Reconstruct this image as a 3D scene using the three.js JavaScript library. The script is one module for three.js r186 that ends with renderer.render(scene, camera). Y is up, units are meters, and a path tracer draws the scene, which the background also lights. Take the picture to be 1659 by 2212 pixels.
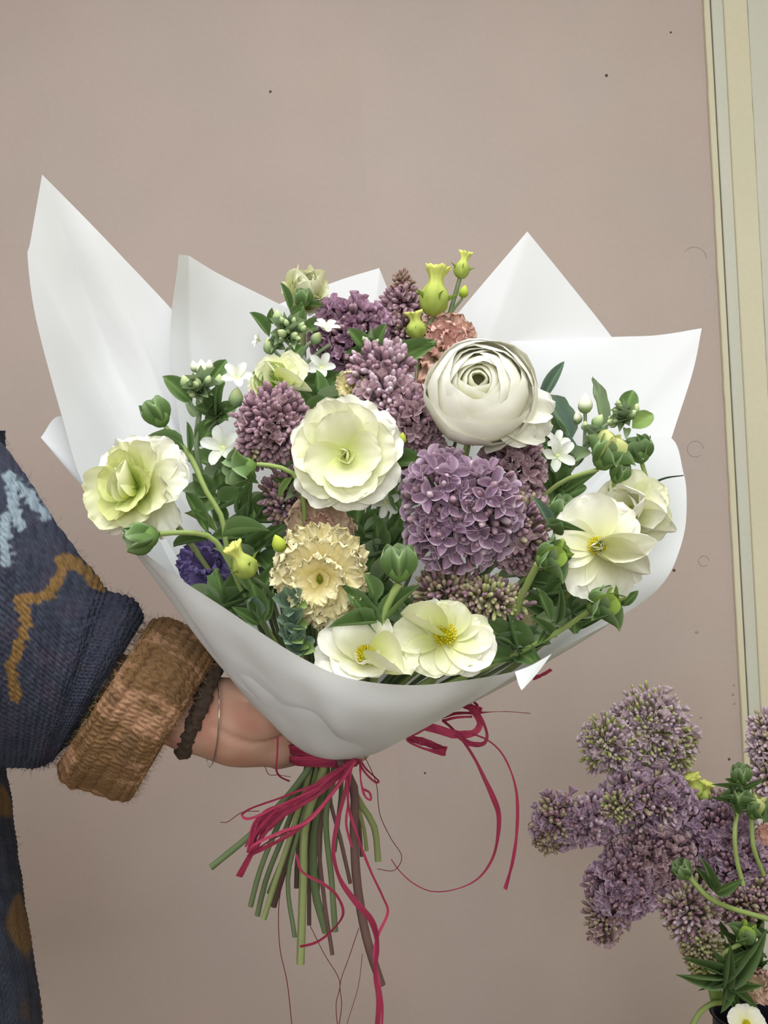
import * as THREE from 'three';
import { mergeGeometries } from 'three/addons/utils/BufferGeometryUtils.js';
import { RoundedBoxGeometry } from 'three/addons/geometries/RoundedBoxGeometry.js';
import { MarchingCubes } from 'three/addons/objects/MarchingCubes.js';
import { ImprovedNoise } from 'three/addons/math/ImprovedNoise.js';
import { RectAreaLightUniformsLib } from 'three/addons/lights/RectAreaLightUniformsLib.js';

// ------------------------------------------------------------------ camera, sky, light, exposure
const scene = new THREE.Scene();
const CAM_Y = 1.4, FOV = 50, ROLL = -3.05 * Math.PI / 180;
const camera = new THREE.PerspectiveCamera(FOV, 1659 / 2212, 0.01, 50);
camera.position.set(0, CAM_Y, 0);
camera.rotation.set(0, 0, ROLL);
const renderer = new THREE.WebGLRenderer();
renderer.toneMapping = THREE.LinearToneMapping;
renderer.toneMappingExposure = 1.03;
renderer.shadowMap.enabled = true;
RectAreaLightUniformsLib.init();
scene.background = new THREE.Color(0.55, 0.6, 0.66);

// the room: skylight in the ceiling and a shop window in the wall behind the camera
const ROOM = { x0: -1.9, x1: 1.7, y0: 0, y1: 2.75, z0: -1.75, z1: 2.4 };
const SKYL = { x0: -0.8, x1: 0.7, z0: -0.7, z1: 0.9 };
const WIN = { x0: -0.9, x1: 0.9, y0: 1.25, y1: 2.45 };
function daylight(w, h, intensity, pos, target) {
  const l = new THREE.RectAreaLight(new THREE.Color(0.97, 0.99, 1.0), intensity, w, h);
  l.position.set(...pos); l.lookAt(...target); l.castShadow = true; scene.add(l);
}
daylight(SKYL.x1 - SKYL.x0, SKYL.z1 - SKYL.z0, 5.2, [(SKYL.x0 + SKYL.x1) / 2, ROOM.y1 + 0.02, (SKYL.z0 + SKYL.z1) / 2], [(SKYL.x0 + SKYL.x1) / 2, 0, (SKYL.z0 + SKYL.z1) / 2]);
daylight(WIN.x1 - WIN.x0, WIN.y1 - WIN.y0, 5.4, [(WIN.x0 + WIN.x1) / 2, (WIN.y0 + WIN.y1) / 2, ROOM.z1 + 0.02], [(WIN.x0 + WIN.x1) / 2, (WIN.y0 + WIN.y1) / 2, -1]);

// ------------------------------------------------------------------ helpers
const D0 = 0.82, FPX = 1106 / Math.tan(FOV * Math.PI / 360), MM = D0 / FPX;   // metres per photo pixel at the bouquet
const cr = Math.cos(ROLL), sr = Math.sin(ROLL);
// a point of the place from where the photograph shows it and how far in front (+) or behind (-) the bouquet's middle it stands
function W(px, py, d = 0) {
  const z = D0 - d, x = (px - 829.5) / FPX * z, y = -(py - 1106) / FPX * z;
  return new THREE.Vector3(x * cr - y * sr, CAM_Y + x * sr + y * cr, -z);
}
function rng(seed) { let s = seed | 0; return () => { s = (s + 0x6d2b79f5) | 0; let t = Math.imul(s ^ (s >>> 15), 1 | s); t = (t + Math.imul(t ^ (t >>> 7), 61 | t)) ^ t; return ((t ^ (t >>> 14)) >>> 0) / 4294967296; }; }
const R = rng(77);
const rr = (a, b) => a + (b - a) * R();
const noise = new ImprovedNoise();
const V3 = (x, y, z) => new THREE.Vector3(x, y, z);
const C = (h) => new THREE.Color(h);
const clamp = (x, a, b) => Math.min(b, Math.max(a, x));
const sstep = (a, b, x) => { const t = clamp((x - a) / (b - a), 0, 1); return t * t * (3 - 2 * t); };
const taken = new Map();
function numbered(n) { const k = taken.get(n) || 0; taken.set(n, k + 1); return k ? n + '_' + String(k).padStart(3, '0') : n; }
function thing(name, label, category, pos, group) {
  const o = new THREE.Group(); o.name = numbered(name); o.position.copy(pos); scene.add(o);
  o.userData = { label, category }; if (group) o.userData.group = group;
  return o;
}
function part(parent, name, geo, mat, pos, quat, scale) {
  const m = new THREE.Mesh(geo, mat); m.name = name; m.castShadow = m.receiveShadow = true;
  if (pos) m.position.copy(pos); if (quat) m.quaternion.copy(quat); if (scale) m.scale.copy(scale);
  parent.add(m); return m;
}
function struct(name, geo, mat) { const m = part(scene, name, geo, mat); m.userData.kind = 'structure'; return m; }
function frameTo(dir, up = V3(0, 1, 0)) {           // quaternion turning +Z to dir, +Y close to up
  const z = dir.clone().normalize(); let x = new THREE.Vector3().crossVectors(up, z);
  if (x.lengthSq() < 1e-6) x = V3(1, 0, 0); x.normalize();
  const y = new THREE.Vector3().crossVectors(z, x);
  return new THREE.Quaternion().setFromRotationMatrix(new THREE.Matrix4().makeBasis(x, y, z));
}
function alongY(dir, face = V3(0, 0.35, 1), roll = 0) {   // +Y along dir, +Z close to face
  const y = dir.clone().normalize(); let x = new THREE.Vector3().crossVectors(y, face);
  if (x.lengthSq() < 1e-6) x = V3(1, 0, 0); x.normalize();
  const z = new THREE.Vector3().crossVectors(x, y);
  const q = new THREE.Quaternion().setFromRotationMatrix(new THREE.Matrix4().makeBasis(x, y, z));
  return q.multiply(new THREE.Quaternion().setFromAxisAngle(V3(0, 1, 0), roll));
}
const QX = (a) => new THREE.Quaternion().setFromAxisAngle(V3(1, 0, 0), a);
const QY = (a) => new THREE.Quaternion().setFromAxisAngle(V3(0, 1, 0), a);
const QZ = (a) => new THREE.Quaternion().setFromAxisAngle(V3(0, 0, 1), a);
const RAD = Math.PI / 180;

function grid(nu, nv, f, colf) {                     // f(i/nu, j/nv) -> [x,y,z]
  const p = [], c = [], uv = [], ix = [];
  for (let j = 0; j <= nv; j++) for (let i = 0; i <= nu; i++) {
    const u = i / nu, v = j / nv, q = f(u, v); p.push(q[0], q[1], q[2]); uv.push(u, v);
    if (colf) { const k = colf(u, v); c.push(k.r, k.g, k.b); }
  }
  for (let j = 0; j < nv; j++) for (let i = 0; i < nu; i++) { const a = j * (nu + 1) + i, b = a + 1, e = a + nu + 1, g = e + 1; ix.push(a, b, g, a, g, e); }
  const G = new THREE.BufferGeometry();
  G.setAttribute('position', new THREE.Float32BufferAttribute(p, 3)); G.setAttribute('uv', new THREE.Float32BufferAttribute(uv, 2));
  if (colf) G.setAttribute('color', new THREE.Float32BufferAttribute(c, 3));
  G.setIndex(ix); G.computeVertexNormals(); return G;
}
function colorGeo(g, c) { const n = g.attributes.position.count, a = new Float32Array(n * 3); for (let i = 0; i < n; i++) { a[3 * i] = c.r; a[3 * i + 1] = c.g; a[3 * i + 2] = c.b; } g.setAttribute('color', new THREE.BufferAttribute(a, 3)); return g; }
// unit petal or leaf: base at 0, one long in +Y, one wide, face to +Z
function petalGeo(o) {
  const { a = 0.7, b = 0.5, cup = 0.15, curl = 0, curl2 = 0, ruf = 0.02, rf = 3, nu = 8, nv = 9, seed = 1, base = C('#c9d77a'), tip = C('#f2f2e2'), edge, rib, pow = 1, base0 = 0, notch = 0, twist = 0, frill = 0, tipPow = nv > 8 ? 2 : 1.5 } = o;
  const mx = Math.pow(a / (a + b), a) * Math.pow(b / (a + b), b);
  const spine = []; let y = 0, z = 0; const N = 40;
  for (let k = 0; k <= N; k++) { spine.push([y, z]); const t = k / N, an = curl * t + curl2 * t * t * t; y += Math.cos(an) / N; z += Math.sin(an) / N; }
  const prof = (v) => Math.max(Math.pow(v, a) * Math.pow(Math.max(1 - v, 0), b) / mx, base0 * (1 - v));
  return grid(nu, nv, (uu, t) => {
    const v = 1 - Math.pow(1 - t, tipPow), u = 2 * uu - 1, w = 0.5 * prof(v), q = 2 * u * w;
    const k = Math.min(N - 1, Math.floor(v * N)), fr = v * N - k;
    let py = spine[k][0] + (spine[k + 1][0] - spine[k][0]) * fr, pz = spine[k][1] + (spine[k + 1][1] - spine[k][1]) * fr;
    const n1 = noise.noise(q * rf + seed * 7.3, v * rf * 0.6 + seed, seed * 3.1), n2 = noise.noise(q * rf * 2.3 + seed, v * rf, seed * 5.7);
    const ed = (0.25 + 0.75 * Math.abs(q)) * v * v + v * v * v * 0.6;
    pz += cup * u * u * w * 1.6 + ruf * (frill ? (n1 * 0.8 + n2 * 0.5) * Math.pow(v, frill) * 1.5 : (n1 * 1.6 + n2 * 0.8) * ed * 2) + (frill ? ruf * 1.5 * Math.pow(v, 4) * Math.sin(q * 17 + seed * 5 + n1 * 6) : 0);
    py += (frill ? ruf * 0.7 * Math.pow(v, 6) * Math.sin(q * 21 + seed * 3 + n2 * 4) : 0) + ruf * n2 * ed * 1.2 - notch * Math.exp(-q * q * 18) * v * v * v;
    let x = u * w * (1 - cup * cup * u * u * 0.25) + ruf * n1 * v * 0.6;
    const tw = twist * v; return [x * Math.cos(tw), py, pz + x * Math.sin(tw)];
  }, (uu, t) => {
    const u = Math.abs(2 * uu - 1), v = 1 - Math.pow(1 - t, tipPow);
    const c = base.clone().lerp(tip, Math.pow(sstep(0, 0.9, v), pow));
    if (edge) c.lerp(edge, sstep(0.62, 0.98, Math.max(u, v > 0.9 ? (v - 0.5) * 2 : 0)) * 0.85);
    if (rib && u < 0.13) c.lerp(rib, 0.7);
    const m = 1 + 0.10 * noise.noise(u * 6 + seed, v * 9, seed); c.multiplyScalar(m); return c;
  });
}
// petal or sepal that wraps a bowl: r 1, from below up to the polar angle th1
function wrapGeo(o) {
  const { th0 = 175, th1 = 50, hw = 70, h = 1, flare = 0, k = 14, nu = 10, nv = 9, ruf = 0.015, seed = 1, base = C('#dfe3b5'), tip = C('#f4f1e4'), edge, tight = 0.75 } = o;
  return grid(nu, nv, (uu, v) => {
    const u = 2 * uu - 1, th = (th0 + (th1 + k * u * u - th0) * v) * RAD, ph = u * hw * RAD * (tight + (1 - tight) * Math.sin(Math.PI * Math.min(1, v * 0.62 + 0.05)));
    const n = noise.noise(u * 2.5 + seed * 3, v * 2, seed * 1.7);
    const rad = 1 + flare * v * v * v * v + ruf * n * (0.4 + v * 2) + 0.05 * Math.abs(u) * u * v;
    return [rad * Math.sin(th) * Math.sin(ph), rad * Math.sin(th) * Math.cos(ph), h * rad * Math.cos(th)];
  }, (uu, v) => { const c = base.clone().lerp(tip, sstep(0, 0.8, v)); if (edge) c.lerp(edge, sstep(0.75, 1, Math.max(v, Math.abs(2 * uu - 1)))); return c.multiplyScalar(1 + 0.08 * noise.noise(uu * 8, v * 5, seed)); });
}
function tubeGeo(pts, rad, seg = 24, rs = 7, col, col2, colAt) {       // pts: Vector3[], rad: number or f(t)
  const cv = pts.length > 2 ? new THREE.CatmullRomCurve3(pts, false, 'centripetal') : new THREE.LineCurve3(pts[0], pts[1]);
  const f = typeof rad === 'number' ? () => rad : rad, fr = cv.computeFrenetFrames(seg, false), P = [];
  for (let j = 0; j <= seg; j++) P.push(cv.getPointAt(j / seg));
  const g = grid(rs, seg, (u, v) => {
    const j = Math.round(v * seg), an = u * Math.PI * 2, r = f(v), n = fr.normals[j], b = fr.binormals[j], p = P[j], c = Math.cos(an) * r, s = Math.sin(an) * r;
    return [p.x + n.x * c + b.x * s, p.y + n.y * c + b.y * s, p.z + n.z * c + b.z * s];
  }, col ? (u, v) => { const c = col.clone(); if (col2) c.lerp(col2, colAt ? sstep(colAt - 0.15, colAt, v) : v); const k = 1 + 0.16 * noise.noise(u * 3, v * 14, P[0].x * 40); return c.multiplyScalar(k); } : null);
  const caps = [];
  for (const j of [0, seg]) { const cg = new THREE.CircleGeometry(f(j / seg), rs); cg.applyQuaternion(frameTo(fr.tangents[j].clone().multiplyScalar(j ? 1 : -1))); cg.translate(P[j].x, P[j].y, P[j].z); if (col) colorGeo(cg, (j && col2 ? col2 : col).clone().lerp(C('#b9b98a'), j ? 0.35 : 0)); caps.push(cg); }
  return mergeGeometries([g, ...caps]);
}
function blobGeo(prof, seg = 10, lobes = 0, lobeAmp = 0, twist = 0, colf) {   // lathe around +Y with lobes; prof: [[r,y],...]
  const n = prof.length - 1;
  return grid(seg, n, (u, v) => { const j = Math.round(v * n), [r, y] = prof[j], an = u * Math.PI * 2; const k = r * (1 + lobeAmp * Math.cos(lobes * (an + twist * v)) * (0.2 + 0.8 * v)); return [Math.sin(an) * k, y, Math.cos(an) * k]; }, colf && ((u, v) => colf(u, v)));
}

// ------------------------------------------------------------------ materials
const std = (o) => new THREE.MeshPhysicalMaterial({ roughness: 0.75, side: THREE.DoubleSide, specularIntensity: 0.35, ...o });
const M = {
  petal: std({ vertexColors: true, roughness: 0.9, transmission: 0.24, thickness: 0 }),
  lilac: std({ vertexColors: true, roughness: 0.9, transmission: 0.2, thickness: 0 }),
  bud: std({ vertexColors: true, roughness: 0.88, specularIntensity: 0.2 }),
  leaf: std({ vertexColors: true, roughness: 0.92, transmission: 0.24, thickness: 0, specularIntensity: 0.18 }),
  stem: std({ vertexColors: true, roughness: 0.6 }),
  paper: std({ color: C('#eaeced'), roughness: 0.95, transmission: 0.26, thickness: 0, specularIntensity: 0.2 }),
  raffia: std({ vertexColors: true, roughness: 0.6, specularIntensity: 0.4 }),
  skin: std({ vertexColors: true, roughness: 0.55, specularIntensity: 0.35 }),
  knit: std({ vertexColors: true, roughness: 1, specularIntensity: 0.05, sheen: 0.25, sheenRoughness: 0.6, sheenColor: C('#8a8aa0') }),
  cuff: std({ vertexColors: true, roughness: 1, specularIntensity: 0.05 }),
  silver: std({ color: C('#d8d4cc'), metalness: 1, roughness: 0.18 }),
  velvet: std({ vertexColors: true, roughness: 0.8, sheen: 0.4, sheenColor: C('#8d8579') }),
  vase: std({ color: C('#22232b'), roughness: 0.4 }),
};

// ------------------------------------------------------------------ the room
function canvasTex(w, h, draw, srgb = true) {
  const cv = document.createElement('canvas'); cv.width = w; cv.height = h; draw(cv.getContext('2d'), w, h);
  const t = new THREE.CanvasTexture(cv); t.wrapS = t.wrapT = THREE.RepeatWrapping; t.magFilter = THREE.LinearFilter; if (srgb) t.colorSpace = THREE.SRGBColorSpace; return t;
}
function plasterTex(rgb, amp, seed, tint) {
  return canvasTex(768, 768, (g, w, h) => {
    const im = g.createImageData(w, h), d = im.data;
    for (let y = 0; y < h; y++) for (let x = 0; x < w; x++) {
      const n = noise.noise(x / 150, y / 190, seed) * 0.6 + noise.noise(x / 40, y / 46, seed + 9) * 0.25 + noise.noise(x / 4, y / 4, seed + 3) * 0.3, m = noise.noise(x / 110, y / 90, seed + 21) * tint, k = 4 * (y * w + x);
      d[k] = rgb[0] + n * amp + m; d[k + 1] = rgb[1] + n * amp; d[k + 2] = rgb[2] + n * amp - m * 0.3; d[k + 3] = 255;
    }
    g.putImageData(im, 0, 0);
  });
}
const bumpTex = canvasTex(512, 512, (g, w, h) => {
  const im = g.createImageData(w, h), d = im.data;
  for (let y = 0; y < h; y++) for (let x = 0; x < w; x++) { const n = 128 + 60 * noise.noise(x / 26, y / 26, 4) + 40 * noise.noise(x / 7, y / 7, 8), k = 4 * (y * w + x); d[k] = d[k + 1] = d[k + 2] = n; d[k + 3] = 255; }
  g.putImageData(im, 0, 0);
}, false);
const wallMat = new THREE.MeshStandardMaterial({ map: plasterTex([188, 172, 163], 7, 2, 3), roughness: 0.62, bumpMap: bumpTex, bumpScale: 0.0007 });
const creamMat = new THREE.MeshStandardMaterial({ map: plasterTex([216, 210, 182], 9, 11, 4), roughness: 0.5, bumpMap: bumpTex, bumpScale: 0.0004 });
const creamMat2 = new THREE.MeshStandardMaterial({ map: plasterTex([207, 207, 191], 7, 31, 3), roughness: 0.5, bumpMap: bumpTex, bumpScale: 0.0004 });
const gapMat = new THREE.MeshStandardMaterial({ color: C('#4a4232'), roughness: 0.9 });
const floorMat = new THREE.MeshStandardMaterial({ color: C('#75695c'), roughness: 0.7 });
const ceilMat = new THREE.MeshStandardMaterial({ color: C('#cfc9c2'), roughness: 0.9 });
function metricUV(g) { const p = g.attributes.position, n = g.attributes.normal, u = g.attributes.uv; for (let i = 0; i < p.count; i++) { const ax = Math.abs(n.getX(i)), ay = Math.abs(n.getY(i)); u.setXY(i, (ax > 0.7 ? p.getZ(i) : p.getX(i)) * 0.7, (ay > 0.7 ? p.getZ(i) : p.getY(i)) * 0.7); } return g; }
function box(x0, x1, y0, y1, z0, z1) { const g = new THREE.BoxGeometry(x1 - x0, y1 - y0, z1 - z0); g.translate((x0 + x1) / 2, (y0 + y1) / 2, (z0 + z1) / 2); return metricUV(g); }
{
  const { x0, x1, y0, y1, z0, z1 } = ROOM, t = 0.15;
  const wb = struct('wall_back', box(x0 - t, x1 + t, y0, y1, z0 - t, z0), wallMat);
  struct('wall_left', box(x0 - t, x0, y0, y1, z0, z1), wallMat);
  struct('wall_right', box(x1, x1 + t, y0, y1, z0, z1), creamMat);
  struct('floor', box(x0 - t, x1 + t, y0 - t, y0, z0 - t, z1 + t), floorMat);
  struct('ceiling', mergeGeometries([box(x0 - t, SKYL.x0, y1, y1 + t, z0 - t, z1 + t), box(SKYL.x1, x1 + t, y1, y1 + t, z0 - t, z1 + t), box(SKYL.x0, SKYL.x1, y1, y1 + t, z0 - t, SKYL.z0), box(SKYL.x0, SKYL.x1, y1, y1 + t, SKYL.z1, z1 + t)]), ceilMat);
  struct('wall_front', mergeGeometries([box(x0 - t, WIN.x0, y0, y1, z1, z1 + t), box(WIN.x1, x1 + t, y0, y1, z1, z1 + t), box(WIN.x0, WIN.x1, y0, WIN.y0, z1, z1 + t), box(WIN.x0, WIN.x1, WIN.y1, y1, z1, z1 + t)]), ceilMat);
  struct('window_1', mergeGeometries([box(WIN.x0, WIN.x1, WIN.y0, WIN.y0 + 0.05, z1 + 0.05, z1 + 0.1), box(WIN.x0, WIN.x1, WIN.y1 - 0.05, WIN.y1, z1 + 0.05, z1 + 0.1), box(WIN.x0, WIN.x0 + 0.05, WIN.y0, WIN.y1, z1 + 0.05, z1 + 0.1), box(WIN.x1 - 0.05, WIN.x1, WIN.y0, WIN.y1, z1 + 0.05, z1 + 0.1), box(-0.025, 0.025, WIN.y0, WIN.y1, z1 + 0.05, z1 + 0.1)]), ceilMat);
  struct('window_2', mergeGeometries([box(SKYL.x0, SKYL.x1, y1 + 0.08, y1 + 0.13, SKYL.z0, SKYL.z0 + 0.05), box(SKYL.x0, SKYL.x1, y1 + 0.08, y1 + 0.13, SKYL.z1 - 0.05, SKYL.z1), box(SKYL.x0, SKYL.x0 + 0.05, y1 + 0.08, y1 + 0.13, SKYL.z0, SKYL.z1), box(SKYL.x1 - 0.05, SKYL.x1, y1 + 0.08, y1 + 0.13, SKYL.z0, SKYL.z1)]), ceilMat);
  // marks on the plaster: two ring dents, nail holes, small paint nibs
  const dW = D0 + ROOM.z0, dark = new THREE.MeshStandardMaterial({ color: C('#5c4f49'), roughness: 0.9 });
  for (const [px, py, r] of [[1502, 970, 17], [1520, 1212, 11], [1500, 560, 26]]) {
    const g = new THREE.TorusGeometry(r * 0.00074, 0.0007, 5, 26, r > 20 ? 2.4 : 5.4); g.scale(1, 1, 0.5); part(wb, 'ring_dent', g, wallMat, W(px, py, dW));
  }
  for (const [px, py, r] of [[1310, 163, 3.5], [584, 198, 3], [1456, 1232, 3.5], [1449, 70, 2.5], [1575, 1640, 3], [918, 1670, 2.5]]) {
    const g = new THREE.SphereGeometry(r * 0.00074, 8, 6); g.scale(1, 1, 0.35); part(wb, 'nail_hole', g, dark, W(px, py, dW));
  }
  for (const [px, py, r] of [[1600, 1540, 3], [1585, 1480, 2.5], [1583, 1500, 3], [1586, 1520, 2.5], [1505, 1365, 4], [1514, 1550, 3]]) {
    const g = new THREE.SphereGeometry(r * 0.00074, 8, 6); g.scale(1, 1, 0.4); part(wb, 'paint_nib', g, wallMat, W(px, py, dW));
  }
  // painted door frame: bead, gap, two-faced board, cracked joint, panel
  const X = (px) => W(px, 0, dW).x, yb = 0.0, yt = y1, zf = z0;
  const jag = (a, b, za, zb, amp, seedL, seedR) => {           // upright board with slightly ragged long edges
    const n = 130, s = new THREE.Shape(); const eL = (k) => a + (seedL ? amp * noise.noise(k * 0.9, seedL, 2) + amp * 0.7 * noise.noise(k * 0.21, seedL, 6) : 0), eR = (k) => b + (seedR ? amp * noise.noise(k * 0.9, seedR, 2) + amp * 0.7 * noise.noise(k * 0.21, seedR, 6) : 0);
    s.moveTo(eL(0), yb); for (let k = 1; k <= n; k++) s.lineTo(eL(k), yb + (yt - yb) * k / n); for (let k = n; k >= 0; k--) s.lineTo(eR(k), yb + (yt - yb) * k / n);
    const g = new THREE.ExtrudeGeometry(s, { depth: zb - za, bevelEnabled: true, bevelSize: 0.0012, bevelThickness: 0.0012, bevelSegments: 1, steps: 1 }); g.translate(0, 0, za); return metricUV(g);
  };
  struct('trim_1', jag(X(1517), X(1527), zf - 0.002, zf + 0.010, 0.0011, 3, 0), creamMat);
  struct('trim_2', jag(X(1520), X(1640), zf - 0.003, zf + 0.002, 0, 0, 0), gapMat);
  struct('trim_3', jag(X(1533), X(1556), zf - 0.002, zf + 0.010, 0.0004, 5, 0), creamMat2);
  struct('trim_4', jag(X(1556.5), X(1604), zf - 0.002, zf + 0.017, 0.0008, 0, 9), creamMat);
  struct('trim_5', jag(X(1608), ROOM.x1, zf - 0.002, zf + 0.016, 0.0008, 14, 0), creamMat2);
}

// ------------------------------------------------------------------ wrapping paper
// a sheet lofted over columns that run from the rim down towards the neck; a column's 4th rim entry 1 marks a corner
function hermite(P, T0, T1, t) { const t2 = t * t, t3 = t2 * t; return (2 * t3 - 3 * t2 + 1) * P[0] + (t3 - 2 * t2 + t) * T0 + (-2 * t3 + 3 * t2) * P[1] + (t3 - t2) * T1; }
function sheetGeo(cols, nu = 60, nv = 26, seed = 1, wr = 0.0022) {
  const n = cols.length - 1, m = cols[0].length - 1, corner = cols.map((c) => c[0][3] || 0);
  const alongCol = (c, v) => { const x = v * m, k = Math.min(m - 1, Math.floor(x)), t = x - k; return [0, 1, 2].map((a) => { const p0 = c[k][a], p1 = c[k + 1][a], t0 = k > 0 ? (p1 - c[k - 1][a]) / 2 : p1 - p0, t1 = k < m - 1 ? (c[k + 2][a] - p0) / 2 : p1 - p0; return hermite([p0, p1], t0, t1, t); }); };
  return grid(nu, nv, (u, v) => {
    const x = u * n, k = Math.min(n - 1, Math.floor(x)), t = x - k, q = (i) => alongCol(cols[i], v), p0 = q(k), p1 = q(k + 1);
    const pm = k > 0 && !corner[k] ? q(k - 1) : null, pp = k < n - 1 && !corner[k + 1] ? q(k + 2) : null;
    const r = [0, 1, 2].map((a) => hermite([p0[a], p1[a]], pm ? (p1[a] - pm[a]) / 2 : p1[a] - p0[a], pp ? (pp[a] - p0[a]) / 2 : p1[a] - p0[a], t));
    const am = wr * (0.35 + v) , nz = noise.noise(r[0] / 130 + seed * 5, r[1] / 130, seed) * 1.2 + noise.noise(r[0] / 45, r[1] / 60 + seed, seed * 2) * 0.45;
    const w = W(r[0], r[1], r[2] + am * nz); return [w.x, w.y, w.z];
  });
}
function shift(g, p) { g.translate(-p.x, -p.y, -p.z); return g; }
const NECK = W(693, 1625, 0.0);
{
  const wrap = thing('wrapping_paper', 'white tissue paper wrap folded in pointed sheets around the held bouquet', 'wrapping paper', NECK);
  const add = (name, cols, nu, nv, seed, wr) => { const m = part(wrap, name, shift(sheetGeo(cols, nu, nv, seed, wr), NECK), M.paper); return m; };
  const N = (dx = 0, dy = 0, d = 0) => [693 + dx, 1622 + dy, d];
  const auto = (rim, nk, bulge = -0.02, t = 0.5, k = 0.02) => { const mid = (s) => [rim[0] + (nk[0] - rim[0]) * s, rim[1] + (nk[1] - rim[1]) * s, rim[2] + (nk[2] - rim[2]) * s + bulge * Math.sin(Math.PI * s)]; return [rim, mid(0.33), mid(0.66), nk]; };
  // left tall sheet
  add('paper_sheet', [
    auto([262, 1150, 0.085], N(-60, -60, 0.02), 0.0), auto([182, 1050, 0.05], N(-62, -40, 0), -0.015), auto([132, 893, 0.02], N(-60, -20, -0.01), -0.03), auto([78, 690, 0.0], N(-58, 0, -0.02), -0.04),
    auto([60, 560, -0.012], N(-55, 5, -0.025), -0.045), auto([66, 520, -0.015], N(-54, 5, -0.026), -0.045), [[91, 377, -0.025, 1], [240, 780, -0.062], [470, 1220, -0.055], N(-50, 5, -0.03)], auto([185, 472, -0.042], N(-45, 5, -0.03), -0.03), auto([255, 545, -0.055], N(-40, 5, -0.035), -0.03), auto([383, 682, -0.076], N(-30, 5, -0.04), -0.03), auto([450, 770, -0.086], N(-20, 5, -0.04), -0.03)], 80, 30, 1);
  // small corner showing outside the left sheet
  add('paper_sheet', [[[178, 1052, 0.03], [300, 1190, 0.02], [430, 1380, 0.0], [600, 1560, -0.01]], [[88, 945, 0.0, 1], [270, 1160, 0.0], [430, 1370, -0.015], [600, 1560, -0.02]], [[128, 899, -0.01], [280, 1130, -0.02], [440, 1350, -0.025], [600, 1560, -0.03]], [[200, 930, -0.03], [330, 1120, -0.04], [460, 1330, -0.035], [610, 1560, -0.03]]], 24, 20, 2);
  // second sheet with its own point
  add('paper_sheet', [[[386, 550, -0.048], [371, 770, -0.054], [440, 1150, -0.05], N(-40, 0, -0.03)], [[408, 552, -0.064, 1], [415, 800, -0.076], [480, 1180, -0.066], N(-35, 0, -0.03)], [[470, 590, -0.086], [490, 840, -0.092], [540, 1200, -0.076], N(-25, 0, -0.03)], [[560, 635, -0.105], [570, 870, -0.106], [600, 1220, -0.084], N(-15, 0, -0.035)], [[660, 685, -0.125], [660, 900, -0.118], [650, 1230, -0.095], N(-5, 0, -0.035)]], 50, 30, 3);
  // back middle sheet
  add('paper_sheet', [auto([575, 668, -0.158], N(-15, 0, -0.04)), auto([720, 610, -0.166], N(-5, 0, -0.04)), auto([819, 579, -0.162, 1], N(5, 0, -0.04)), auto([848, 652, -0.165], N(10, 0, -0.04)), auto([890, 770, -0.16], N(15, 0, -0.04))], 40, 26, 4);
  // back right point
  add('paper_sheet', [auto([900, 790, -0.14], N(10, 0, -0.04)), auto([985, 682, -0.138], N(15, 0, -0.04)), auto([1139, 500, -0.12, 1], N(22, 0, -0.04)), auto([1230, 612, -0.125], N(28, 0, -0.04)), auto([1320, 726, -0.122], N(34, 0, -0.04)), auto([1400, 840, -0.118], N(40, 0, -0.04))], 50, 28, 5);
  // right sheet, horizontal fold and pointed corner
  add('paper_sheet', [auto([960, 742, -0.125], N(14, 0, -0.035)), auto([1115, 737, -0.118], N(22, 0, -0.035)), auto([1320, 728, -0.106], N(34, 0, -0.032)), auto([1420, 724, -0.098], N(42, 0, -0.03)), auto([1516, 709, -0.088, 1], N(50, 0, -0.03)), auto([1496, 805, -0.082], N(56, 0, -0.025)), auto([1450, 948, -0.066], N(62, 0, -0.02)), auto([1425, 1040, -0.05], N(66, 0, -0.01))], 70, 30, 6);
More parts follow.
